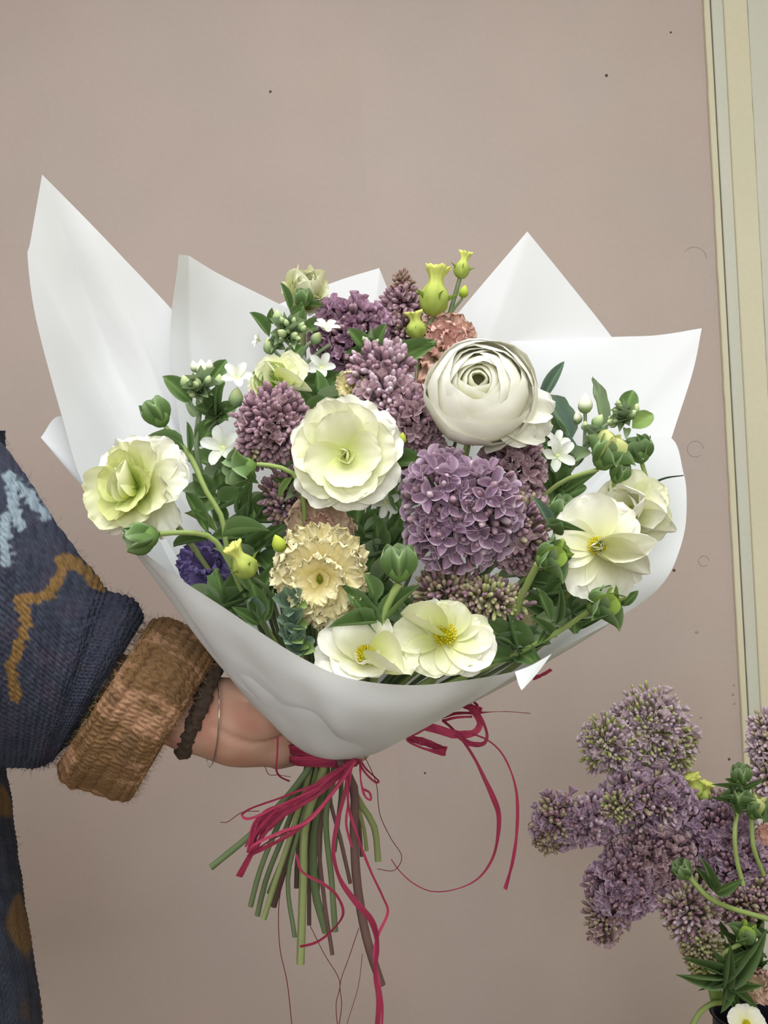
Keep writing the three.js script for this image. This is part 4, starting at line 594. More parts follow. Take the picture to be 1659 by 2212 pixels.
  for (const [x, y, l] of [[627, 1305, 40], [634, 1345, 36], [633, 1375, 32], [650, 1400, 34], [640, 1395, 30]]) for (let k = 0; k < 5; k++) { const an = k * 1.256 + rn() * 0.7 + 0.3; leaf(t, [x, y, 0.112], [x + Math.cos(an) * l, y - Math.sin(an) * l * 0.85 - 6, 0.122 + 0.006 * rn()], 32, 'round', k === 4 ? 'light' : 'blue', rr(-15, 15)); }
  // grey-green curled leaf plant at the front left
  const a2 = W(560, 1330, 0.09), t2 = thing('leafy_stem', 'curled grey-green leaves at the inside of the left front lip', 'foliage', a2);
  stem(t2, [[560, 1300, 0.085], [575, 1360, 0.08], [620, 1450, 0.06]], 4, 'mid', false);
  for (const l of [[[560, 1340, 0.09], [508, 1280, 0.1], 40, 'curly', 'blue', 20], [[565, 1340, 0.09], [545, 1260, 0.1], 46, 'oval', 'mid', 10], [[570, 1345, 0.09], [590, 1270, 0.09], 40, 'lance', 'mid', 0], [[560, 1350, 0.095], [500, 1310, 0.1], 30, 'lance', 'mid', 0], [[555, 1300, 0.08], [600, 1215, 0.08], 40, 'lance', 'mid', 0], [[560, 1290, 0.08], [500, 1190, 0.07], 44, 'lance', 'mid', 0]]) leaf(t2, ...l);
  // thin grass-like leaf reaching over the right rim
  const a3 = W(1400, 1050, 0.05), t3 = thing('grass_blade', 'thin dark blade arching over the right paper rim', 'foliage', a3);
  part(t3, 'leaf', tubeGeo([W(1330, 1085, 0.04), W(1380, 1060, 0.05), W(1430, 1035, 0.04), W(1476, 1027, 0.02)].map((p) => p.sub(a3)), (u) => 0.0013 * (1.1 - u * 0.8), 20, 5, C('#3a4a3c')), M.leaf);
  // deep foliage between the heads
  const spots = [[470, 1080, 0.02], [540, 1120, 0.02], [500, 1010, 0.0], [600, 1260, 0.03], [780, 1150, 0.03], [830, 1180, 0.03], [800, 1250, 0.04], [1180, 1000, 0.0], [1200, 1060, 0.02], [1180, 1300, 0.05], [1120, 1390, 0.06], [700, 880, -0.02], [690, 1060, 0.03], [880, 1330, 0.05], [1000, 900, -0.02], [560, 1190, 0.03], [1240, 1330, 0.06], [760, 960, 0.0], [640, 1010, 0.0], [740, 1340, 0.05], [1140, 1240, 0.02], [490, 1290, 0.06]];
  const where = ['beside the lime-centred left ranunculus', 'under the closed left bud stem', 'behind the hairy left sprig', 'behind the cream frilled lisianthus', 'under the open butter ranunculus', 'left of the large purple lilac', 'above the upright pointed bud', 'right of the mauve bud-filled lilac', 'below the small white starflowers at right', 'under the open white ranunculus', 'right of the brightly lit front ranunculus', 'below the topmost hairy sprig', 'beside the shadowed lilac bud cluster', 'behind the brightly lit front ranunculus', 'behind the furled white ranunculus', 'above the round yellow-green bud', 'beside the plump bud on the right rim', 'behind the open butter ranunculus', 'behind the nodding green bud', 'between the cream lisianthus and the front lip', 'right of the greenish tan lilac buds', 'below the deep violet lisianthus'];
  for (const [i, [x, y, d]] of spots.entries()) {
    const a = W(x, y, d), g = thing('leafy_stem', 'green leafy stem ' + where[i], 'foliage', a, 'leafy stems between the flowers');
    stem(g, [[x, y + 5, d], [x + (693 - x) * 0.3, y + (1620 - y) * 0.4, d * 0.6]], 4, 'mid', false);
    for (let k = 0; k < 8; k++) { const an = k * 0.9 + rn() * 1.2, L = 60 + rn() * 45; leaf(g, [x + rr(-12, 12), y + rr(-14, 30), d], [x + Math.cos(an) * L, y - Math.sin(an) * L * 0.8 - 8, d + rr(-0.01, 0.025)], 34 + rn() * 20, ['lance', 'oval', 'wavy'][k % 3], k % 4 === 3 ? 'grey' : 'mid', rr(-30, 30)); }
  }
}
// ------------------------------------------------------------------ raffia bow and threads
function ribbonGeo(pts, wf, seed, col, seg = 40) {           // pts: [px,py,d]; flat strip with some twist and a shallow fold
  const P = pts.map((p) => W(...p)), cv = new THREE.CatmullRomCurve3(P, false, 'centripetal'), f = typeof wf === 'number' ? () => wf : wf;
  const pt = [], tg = []; for (let j = 0; j <= seg; j++) { pt.push(cv.getPointAt(j / seg)); tg.push(cv.getTangentAt(j / seg)); }
  return grid(4, seg, (u, v) => {
    const j = Math.round(v * seg), t = tg[j], z = V3(0, 0, 1); const x = new THREE.Vector3().crossVectors(t, z); if (x.lengthSq() < 1e-5) x.set(1, 0, 0); x.normalize(); const n = new THREE.Vector3().crossVectors(x, t);
    const tw = 0.9 * noise.noise(v * 3.1, seed, 1.5) + 0.5 * noise.noise(v * 9, seed, 4.5), w = f(v) * MM * (u - 0.5) * (1 + 0.2 * noise.noise(v * 12, seed, 8)), fold = f(v) * MM * 0.25 * (Math.abs(u - 0.5) * 2 - 0.5) * noise.noise(v * 5, seed, 7);
    const a = x.clone().multiplyScalar(Math.cos(tw) * w).addScaledVector(n, Math.sin(tw) * w + fold).add(pt[j]); return [a.x, a.y, a.z];
  }, (u, v) => col.clone().multiplyScalar(1 + 0.22 * noise.noise(u * 7, v * 20, seed) + 0.12 * noise.noise(u * 19, v * 3, seed)));
}
{
  const at = W(760, 1640, 0.05), bow = thing('raffia_bow', 'crimson raffia strands tied in a loose bow round the bouquet stems', 'ribbon', at), rn = rng(31);
  const cols = [C('#9c3350'), C('#8a2b45'), C('#ab3c5a'), C('#93304a')]; let k = 0;
  const strand = (pts, w, seg) => part(bow, 'raffia_strand', shift(ribbonGeo(pts, w, ++k * 3.3, cols[k % 4], seg), at), M.raffia);
  // windings round the neck
  for (let i = 0; i < 9; i++) { const pts = [], y = 1604 + i * 5.5, tilt = rr(-6, 6); for (let j = 0; j <= 14; j++) { const a = j / 14 * Math.PI * 2 + i, c = Math.cos(a), s = Math.sin(a); pts.push([702 + c * (84 - i * 1.2), y + tilt * c + s * 5, 0.012 + s * 0.032]); } strand(pts, 9, 44); }
  // the tails and loops drooping to the left
  for (let i = 0; i < 18; i++) { const j = () => (rn() - 0.5) * 22; strand([[770 + j() * 0.5, 1640, 0.05], [705 + j(), 1690 + j(), 0.062], [630 + j(), 1740 + j(), 0.066], [565 + j() * 1.4, 1785 + j() * 1.4, 0.062], [540 + j(), 1835 + j(), 0.058]].slice(0, i % 3 === 0 ? 4 : 5), 2.5 + rn() * 5); }
  strand([[768, 1640, 0.055], [700, 1685, 0.07], [610, 1722, 0.07], [535, 1750, 0.066], [522, 1762, 0.064], [534, 1769, 0.066], [600, 1742, 0.07], [690, 1700, 0.07]], 5, 60);
  strand([[765, 1645, 0.055], [690, 1715, 0.07], [600, 1770, 0.068], [552, 1830, 0.066], [516, 1894, 0.064]], (v) => 7 + 7 * sstep(0.75, 1, v));
  strand([[768, 1645, 0.06], [712, 1722, 0.075], [655, 1778, 0.075], [590, 1812, 0.07], [538, 1844, 0.066], [545, 1828, 0.07], [600, 1800, 0.075], [668, 1772, 0.078], [715, 1716, 0.075]], 6, 60);
  strand([[762, 1645, 0.06], [720, 1710, 0.07], [680, 1760, 0.075], [630, 1800, 0.075], [565, 1835, 0.07], [536, 1850, 0.066]], 8);
  strand([[755, 1648, 0.06], [650, 1725, 0.07], [570, 1755, 0.066], [548, 1800, 0.064], [536, 1846, 0.062], [552, 1800, 0.066], [600, 1745, 0.07]], 6, 60);
  // long hanging tails
  strand([[752, 1645, 0.06], [748, 1700, 0.066], [730, 1770, 0.07], [720, 1840, 0.072], [735, 1900, 0.074], [768, 1948, 0.076], [802, 1988, 0.076], [815, 2040, 0.072], [810, 2105, 0.07], [818, 2160, 0.07], [814, 2230, 0.07]], (v) => 8 + 5 * sstep(0.35, 0.55, v) * (1 - sstep(0.6, 0.7, v)) + 3 * sstep(0.8, 0.95, v), 70);
  strand([[760, 1645, 0.06], [752, 1735, 0.066], [772, 1805, 0.066], [800, 1880, 0.06], [828, 1940, 0.056], [838, 1968, 0.056], [816, 2022, 0.06], [808, 2062, 0.064], [818, 2120, 0.066], [826, 2175, 0.066], [824, 2230, 0.066]], 6, 70);
  strand([[640, 1845, 0.072], [652, 1882, 0.072], [700, 1910, 0.07], [728, 1935, 0.066], [741, 1975, 0.062], [715, 2012, 0.06], [682, 2036, 0.058], [648, 2045, 0.056]], (v) => 5 + 2 * v, 50);
  strand([[742, 1648, 0.06], [752, 1720, 0.07], [748, 1780, 0.072], [760, 1830, 0.07]], 5);
  strand([[772, 1640, 0.05], [788, 1668, 0.056], [812, 1690, 0.056], [818, 1688, 0.054], [790, 1660, 0.05], [780, 1645, 0.05]], 4.5, 50);
  strand([[778, 1645, 0.05], [780, 1690, 0.056], [790, 1722, 0.056], [801, 1728, 0.056], [798, 1712, 0.054], [782, 1704, 0.052]], 5, 50);
  strand([[600, 1592, 0.06], [599, 1630, 0.062], [597, 1662, 0.06], [606, 1678, 0.05], [626, 1688, 0.04]], 4);
  // the loops showing right of the paper
  strand([[930, 1568, 0.02], [905, 1582, 0.02], [879, 1597, 0.02], [905, 1613, 0.022], [935, 1622, 0.024], [963, 1626, 0.026]], (v) => 5 + 12 * sstep(0.7, 0.95, v), 50);
  strand([[880, 1594, 0.018], [920, 1604, 0.02], [964, 1622, 0.022]], 17);
  strand([[905, 1565, 0.01], [940, 1574, 0.014], [985, 1586, 0.02], [1025, 1582, 0.024], [1036, 1565, 0.022], [1020, 1538, 0.016], [1005, 1515, 0.0]], (v) => 18 - 11 * sstep(0.45, 0.8, v), 60);
  strand([[985, 1586, 0.022], [1015, 1606, 0.026], [1045, 1606, 0.03], [1052, 1592, 0.03], [1046, 1566, 0.026], [1030, 1540, 0.02], [1000, 1522, 0.01]], (v) => 9 + 3 * Math.sin(v * 9), 60);
  strand([[1000, 1520, 0.0], [1020, 1530, 0.008], [1040, 1537, 0.012]], 17);
  strand([[950, 1550, 0.0], [985, 1541, 0.006], [1025, 1540, 0.012], [1090, 1537, 0.014], [1146, 1541, 0.014]], (v) => 9 - 7.5 * sstep(0.35, 0.6, v));
  strand([[955, 1558, 0.0], [985, 1550, 0.008], [1020, 1548, 0.012]], 6);
  strand([[955, 1555, 0.0], [975, 1572, 0.01], [1000, 1600, 0.022], [1026, 1640, 0.03], [1048, 1685, 0.034], [1064, 1720, 0.034], [1077, 1758, 0.032], [1073, 1822, 0.03], [1060, 1862, 0.03], [1030, 1900, 0.03], [980, 1922, 0.03], [930, 1925, 0.03], [890, 1906, 0.03], [862, 1880, 0.03], [845, 1856, 0.03]], (v) => 6 + 6 * Math.exp(-Math.pow((v - 0.37) / 0.1, 2)) - 3.6 * sstep(0.55, 0.75, v), 90);
  strand([[1020, 1585, 0.024], [1052, 1598, 0.03], [1080, 1622, 0.034], [1102, 1662, 0.036], [1116, 1715, 0.036], [1116, 1800, 0.034], [1107, 1862, 0.032], [1091, 1921, 0.03]], (v) => 4 + 3 * sstep(0.35, 0.55, v) + 3 * sstep(0.85, 1, v), 60);
  strand([[1022, 1515, 0.0], [1032, 1526, 0.006], [1033, 1545, 0.01]], 6);
  strand([[1150, 1466, 0.02], [1175, 1456, 0.03], [1191, 1446, 0.034]], 9);
  // loose fibres
  const thread = (pts, w = 0.8) => part(bow, 'raffia_fibre', tubeGeo(pts.map((p) => W(...p).sub(at)), w * MM, 40, 4, C('#6b2433')), M.raffia);
  thread([[787, 1632, 0.05], [812, 1690, 0.05], [821, 1760, 0.05], [845, 1812, 0.05], [868, 1852, 0.05], [852, 1880, 0.05], [815, 1877, 0.05]]);
  thread([[612, 1890, 0.05], [602, 1960, 0.05], [605, 2050, 0.05], [620, 2120, 0.05], [632, 2230, 0.05]], 0.9);
  thread([[670, 2000, 0.05], [700, 2060, 0.05], [734, 2122, 0.05], [726, 2170, 0.05], [732, 2240, 0.05]]);
  thread([[775, 2005, 0.05], [755, 2065, 0.05], [735, 2125, 0.055], [738, 2170, 0.055], [728, 2240, 0.05]]);
  thread([[783, 2060, 0.05], [774, 2130, 0.05], [750, 2212, 0.05], [745, 2240, 0.05]], 0.6);
  thread([[560, 1752, 0.06], [525, 1754, 0.06], [508, 1764, 0.06], [490, 1776, 0.06], [476, 1776, 0.06]]);
  thread([[572, 1655, 0.06], [580, 1672, 0.06], [600, 1674, 0.05], [628, 1678, 0.04]]);
}

// ------------------------------------------------------------------ the person holding the bouquet: arm, hand, sweater
const person = thing('person', 'arm in navy knitted sweater with rolled brown cuff holding the bouquet', 'person', W(60, 1450, 0));
function ringLoft(rings, nu, nv, bump, col, po) {            // rings: [[Tx,Ty],[Bx,By],d,depth px]
  const n = rings.length - 1, get = (v) => { const x = v * n, k = Math.min(n - 1, Math.floor(x)), t = x - k, R4 = [rings[Math.max(0, k - 1)], rings[k], rings[k + 1], rings[Math.min(n, k + 2)]].map((r) => [r[0][0], r[0][1], r[1][0], r[1][1], r[2], r[3]]); return R4[1].map((_, i) => hermite([R4[1][i], R4[2][i]], (R4[2][i] - R4[0][i]) / 2, (R4[3][i] - R4[1][i]) / 2, t)); };
  const cache = []; for (let j = 0; j <= nv; j++) cache.push(get(j / nv));
  const at = (u, v) => { const [tx, ty, bx, by, d, dz] = cache[Math.round(v * nv)], a = u * Math.PI * 2, c = Math.cos(a), s = Math.sin(a), h = bump(u, v); const cx = (tx + bx) / 2, cy = (ty + by) / 2, hx = (tx - bx) / 2, hy = (ty - by) / 2, k = 1 + h / Math.hypot(hx, hy); return [cx + hx * c * k, cy + hy * c * k, d + s * dz * k * MM, s]; };
  return grid(nu, nv, (u, v) => { const q = at(u, v), w = W(q[0], q[1], q[2]).sub(po); return [w.x, w.y, w.z]; }, (u, v) => { const q = at(u, v); return col(u, v, q[0], q[1], q[3]); });
}
const stitch = (s, t) => { const fs = s - Math.floor(s) - 0.5, tt = t + Math.abs(fs) * 1.1, ft = tt - Math.floor(tt) - 0.5; return Math.sqrt(Math.max(0, 1 - 4 * ft * ft)) * Math.pow(Math.sin(Math.PI * Math.min(1, Math.max(0, (Math.abs(fs)) * 2))), 0.4); };
const distPoly = (x, y, L) => { let m = 1e9; for (let i = 0; i + 1 < L.length; i++) { const [ax, ay] = L[i], [bx, by] = L[i + 1], dx = bx - ax, dy = by - ay, t = clamp(((x - ax) * dx + (y - ay) * dy) / (dx * dx + dy * dy), 0, 1); m = Math.min(m, Math.hypot(x - ax - dx * t, y - ay - dy * t)); } return m; };
const NAVY = C('#30333f'), NAVY2 = C('#454956'), OCHRE = C('#86673a'), PALE = C('#93a2ac'), YEL = C('#8f8a3a'), PURP = C('#4a4150');
const OCHRES = [[[180, 1232], [150, 1208], [134, 1210], [133, 1232], [125, 1252], [108, 1282], [74, 1292], [41, 1296], [54, 1325], [57, 1350], [38, 1400], [25, 1440], [34, 1505]], [[215, 1266], [180, 1230]]];
const PALES = [[[20, 1030], [60, 1068], [98, 1110]], [[25, 1045], [28, 1090], [42, 1132]], [[12, 1120], [10, 1165], [14, 1212]]];
{
  const po = person.position;
  const rings = [[[-420, 560], [-330, 1640], -0.03, 330], [[-230, 720], [-200, 1645], -0.02, 300], [[-120, 830], [-110, 1648], -0.01, 270], [[0, 962], [-30, 1645], 0, 240], [[62, 1045], [20, 1650], 0.005, 215], [[130, 1150], [58, 1655], 0.01, 195], [[200, 1243], [90, 1652], 0.01, 178], [[232, 1284], [104, 1645], 0.01, 170], [[283, 1300], [118, 1636], 0.01, 176], [[305, 1340], [130, 1622], 0.01, 160], [[290, 1372], [160, 1596], 0.01, 128]];
  const wob = (x, y, s) => noise.noise(x / 90, y / 60, s) ;
  const sleeve = ringLoft(rings, 700, 300, (u, v) => {
    const row = v * 34, colm = u * 74; const fold = 9 * noise.noise(u * 5, v * 7, 3) + 12 * Math.pow(Math.abs(noise.noise(u * 2.2 + v * 3, v * 5.5, 9)), 1.2); return fold + 6.5 * stitch(colm, row) + 4 * noise.noise(u * 60, v * 40, 2);
  }, (u, v, x, y, s) => {
    const c = NAVY.clone().lerp(NAVY2, 0.5 + 0.5 * noise.noise(u * 26, v * 22, 5)).lerp(PURP, Math.max(0, noise.noise(x / 70, y / 50, 8)) * 0.9), j = 10 * noise.noise(x / 14, y / 12, 4);
    if (s > -0.2) {
      let od = 1e9; for (const L of OCHRES) od = Math.min(od, distPoly(x, y, L)); c.lerp(OCHRE, (1 - sstep(9, 15, od + j)) * 0.85);
      let pd = 1e9; for (const L of PALES) pd = Math.min(pd, distPoly(x, y, L)); c.lerp(PALE, (1 - sstep(8, 16, pd + j * 1.4)) * 0.8);
    }
    c.lerp(YEL, sstep(0.935, 0.965, v + 0.012 * noise.noise(u * 30, v * 9, 1)) * 0.8);
    c.lerp(PALE, sstep(0.9, 0.93, v) * (1 - sstep(0.935, 0.955, v)) * Math.max(0, noise.noise(u * 14, 2, 6)) * 1.2);
    return c.multiplyScalar(0.85 + 0.3 * R());
  }, po);
  const sw = part(person, 'sweater_sleeve', sleeve, M.knit);
  const torso = ringLoft([[[8, 930], [-760, 930], -0.1, 300], [[-8, 1250], [-760, 1250], -0.1, 300], [[4, 1600], [-760, 1600], -0.1, 300], [[18, 1700], [-760, 1700], -0.1, 300], [[36, 1850], [-760, 1850], -0.1, 300], [[60, 2000], [-760, 2000], -0.1, 310], [[90, 2212], [-760, 2212], -0.1, 320], [[115, 2450], [-760, 2450], -0.1, 320]], 560, 300, (u, v) => 4 * stitch(u * 150, v * 100) + 8 * noise.noise(u * 9, v * 14, 2), (u, v, x, y) => NAVY.clone().lerp(NAVY2, 0.5 + 0.5 * noise.noise(u * 40, v * 30, 5)).lerp(OCHRE, sstep(0.25, 0.45, noise.noise(u * 12, v * 9, 44)) * 0.6).multiplyScalar(0.85 + 0.3 * R()), po);
  part(person, 'sweater_body', torso, M.knit);
  const cuffC = [C('#735a3c'), C('#8e6e52'), C('#b08a6e'), C('#574630')];
  const cuff = ringLoft([[[300, 1385], [170, 1595], 0.01, 110], [[318, 1352], [140, 1630], 0.01, 150], [[338, 1340], [126, 1652], 0.01, 178], [[372, 1345], [142, 1690], 0.01, 182], [[410, 1366], [195, 1702], 0.01, 176], [[442, 1394], [250, 1724], 0.01, 164], [[460, 1420], [284, 1722], 0.01, 146], [[454, 1442], [300, 1692], 0.01, 122], [[434, 1458], [306, 1652], 0.01, 106], [[395, 1450], [290, 1620], 0.01, 102]], 560, 220, (u, v) => {
    return 7 * noise.noise(u * 9, v * 5, 3) + 7 * noise.noise(u * 34, v * 16, 7) + 8 * stitch(u * 56 + 0.5 * noise.noise(u * 20, v * 6, 2), v * 17) ;
  }, (u, v, x, y) => {
    const n = noise.noise(u * 10, v * 3.2, 12), m = noise.noise(u * 60, v * 5, 3), c = cuffC[0].clone().lerp(cuffC[2], sstep(-0.1, 0.4, n + m * 0.8)).lerp(cuffC[3], sstep(0.1, 0.5, noise.noise(u * 18, v * 7, 29)) * 0.7).lerp(cuffC[1], 0.35);
    if (v > 0.8) c.lerp(NAVY, sstep(0.84, 0.9, v)); return c.multiplyScalar(0.82 + 0.36 * R());
  }, po);
  part(person, 'sweater_cuff', cuff, M.cuff);
  // wool fuzz
  const fuzzG = petalGeo({ a: 0.05, b: 0.3, cup: 0, curl: 0.4, curl2: 0.9, ruf: 0, base: C('#ffffff'), tip: C('#ffffff'), nu: 1, nv: 5, base0: 1 }); fuzzG.deleteAttribute('color');
  const fuzz = new THREE.InstancedMesh(fuzzG, std({ color: C('#ffffff'), roughness: 1, specularIntensity: 0 }), 9000); fuzz.name = 'wool_fuzz'; fuzz.userData = { kind: 'stuff' }; fuzz.castShadow = fuzz.receiveShadow = true;
  const rn = rng(8), mt = new THREE.Matrix4(); let i = 0;
  for (const [g, n] of [[sleeve, 4200], [cuff, 3200], [torso, 1600]]) for (let k = 0; k < n; k++) {
    const ix = Math.floor(rn() * g.attributes.position.count), p = V3(0, 0, 0).fromBufferAttribute(g.attributes.position, ix), nr = V3(0, 0, 0).fromBufferAttribute(g.attributes.normal, ix);
    nr.multiplyScalar(0.8); nr.x += (rn() - 0.5) * 1.6; nr.y += (rn() - 0.5) * 1.6; nr.z += (rn() - 0.5) * 1.6; const L = 0.003 + rn() * 0.005;
    mt.compose(p, alongY(nr, V3(0.2, 0.3, 1), rn() * 6), V3(0.00018, L, L)); fuzz.setMatrixAt(i, mt); fuzz.setColorAt(i, C(0).fromBufferAttribute(g.attributes.color, ix).multiplyScalar(1.35)); i++;
  }
  person.add(fuzz);
  // skin: forearm, wrist, hand with four fingers round the stems and the thumb in front
  const J = (x, y, d) => W(x, y, d), r = (q) => q * MM;
  const bones = [[J(215, 1480, 0.008), J(420, 1540, 0.008), r(78), r(74)], [J(420, 1540, 0.008), J(512, 1566, 0.008), r(74), r(80)], [J(512, 1562, 0.006), J(592, 1585, 0.002), r(80), r(71)], [J(500, 1545, 0.014), J(580, 1540, 0.026), r(62), r(52)]];
  const thumb = [J(560, 1545, 0.03), J(620, 1515, 0.05), J(680, 1490, 0.056), J(725, 1478, 0.052)]; [[30, 28], [28, 25], [25, 20]].forEach((a, k) => bones.push([thumb[k], thumb[k + 1], r(a[0]), r(a[1])]));
  const fingers = [];
  for (let k = 0; k < 4; k++) { const y = 1500 + k * 41, e = [0, 10, 4, -14][k]; fingers.push([J(600, y + 10, -0.014), J(672, y - 2, -0.046), J(745 + e, y - 4, -0.046), J(792 + e, y, -0.018), J(788 + e, y + 2, 0.006)]); }
  const fb = []; for (const f of fingers) for (let k = 0; k < 4; k++) fb.push([f[k], f[k + 1], r([29, 26, 24, 22][k]), r([26, 24, 22, 18][k])]);
  const crease = [J(462, 1568, 0.036), J(500, 1592, 0.038), J(545, 1600, 0.034), J(605, 1592, 0.03)], wr1 = [J(437, 1470, 0.03), J(440, 1540, 0.038), J(425, 1610, 0.03)];
  const seg = (p, a, b) => { const ab = b.clone().sub(a), t = clamp(p.clone().sub(a).dot(ab) / ab.lengthSq(), 0, 1); return [p.distanceTo(ab.multiplyScalar(t).add(a)), t]; };
  const cone = (p, [a, b, ra, rb]) => { const [d, t] = seg(p, a, b); return d - (ra + (rb - ra) * t); }, smin = (a, b, k) => { const h = clamp(0.5 + 0.5 * (b - a) / k, 0, 1); return b + (a - b) * h - k * h * (1 - h); };
  const N = 84, mc = new MarchingCubes(N, M.skin, false, false, 120000), ctr = W(520, 1545, 0.002), half = 0.112; mc.isolation = 0;
  const p = V3(0, 0, 0);
  for (let z = 0; z < N; z++) for (let y = 0; y < N; y++) for (let x = 0; x < N; x++) {
    p.set((x - N / 2) / (N / 2) * half, (y - N / 2) / (N / 2) * half, (z - N / 2) / (N / 2) * half).add(ctr);
    let d = 1; for (const b of bones) d = smin(d, cone(p, b), 0.014);
    let f = 1; for (const b of fb) f = Math.min(f, cone(p, b)); d = smin(d, f, 0.006);
    let cd = 1; for (let k = 0; k < 3; k++) cd = Math.min(cd, seg(p, crease[k], crease[k + 1])[0]); d += 0.0022 * Math.exp(-Math.pow(cd / 0.0035, 2));
    const edge = Math.min(x, y, z, N - 1 - x, N - 1 - y, N - 1 - z) < 1; mc.field[x + y * N + z * N * N] = edge ? -0.01 : -d;
  }
  mc.update();
  const cnt = mc.count || mc.geometry.drawRange.count, pos = new Float32Array(cnt * 3), nor = new Float32Array(cnt * 3), cl = new Float32Array(cnt * 3);
  for (let k = 0; k < cnt; k++) { for (let a = 0; a < 3; a++) { pos[3 * k + a] = mc.positionArray[3 * k + a] * half + ctr.getComponent(a) - po.getComponent(a); nor[3 * k + a] = mc.normalArray[3 * k + a]; } const n = noise.noise(pos[3 * k] * 60, pos[3 * k + 1] * 60, pos[3 * k + 2] * 60), c = C('#c9a18c').lerp(C('#bd8774'), clamp(0.4 + 0.9 * n, 0, 1)); cl.set([c.r, c.g, c.b], 3 * k); }
  const hg = new THREE.BufferGeometry(); hg.setAttribute('position', new THREE.BufferAttribute(pos, 3)); hg.setAttribute('normal', new THREE.BufferAttribute(nor, 3)); hg.setAttribute('color', new THREE.BufferAttribute(cl, 3));
  part(person, 'arm_and_hand', hg, M.skin).userData.label = 'bare wrist and hand gripping the stems';
  // hair tie and bangle on the wrist
  const tieAt = W(428, 1530, 0.008), tie = thing('hair_tie', 'crinkled dark brown velvet hair tie worn on the wrist', 'hair tie', tieAt);
  const loop = []; const TS = 90; for (let k = 0; k < TS; k++) { const a = k / TS * Math.PI * 2; loop.push(W(430 + 34 * Math.cos(a), 1533 - 90 * Math.cos(a), 0.008 + Math.sin(a) * 90 * MM).sub(tieAt)); }
  const lc = new THREE.CatmullRomCurve3(loop, true);
  const fr = lc.computeFrenetFrames(260, true);
  part(tie, 'band', grid(16, 260, (u, v) => { const j = Math.round(v * 260), pp = lc.getPointAt(v % 1), a = u * Math.PI * 2, rad = MM * (13 + 6 * noise.noise(Math.cos(a) * 1.5, Math.sin(a) * 1.5, v * 42) + 3.5 * noise.noise(Math.cos(a) * 3, Math.sin(a) * 3, v * 90)); return pp.add(fr.normals[j].clone().multiplyScalar(Math.cos(a) * rad * 1.25)).add(fr.binormals[j].clone().multiplyScalar(Math.sin(a) * rad * 1.25)).toArray(); }, (u, v) => C('#3a3028').lerp(C('#5a4c42'), 0.5 + 0.5 * noise.noise(u * 6, v * 60, 2))), M.velvet);
  const bgAt = W(462, 1556, 0.008), bangle = thing('bangle', 'thin plain silver bangle hanging on the wrist below the hair tie', 'bracelet', bgAt);
  const bl = []; for (let k = 0; k < 40; k++) { const a = k / 40 * Math.PI * 2, c = Math.cos(a), s = Math.sin(a); bl.push(W(460 + 4 * c + 13 * s + (c < 0 ? -3 * c * c : 0), 1558 - 99 * c, 0.010 + s * 100 * MM).sub(bgAt)); }
  part(bangle, 'ring', new THREE.TubeGeometry(new THREE.CatmullRomCurve3(bl, true), 140, 1.7 * MM, 8, true), M.silver);
}

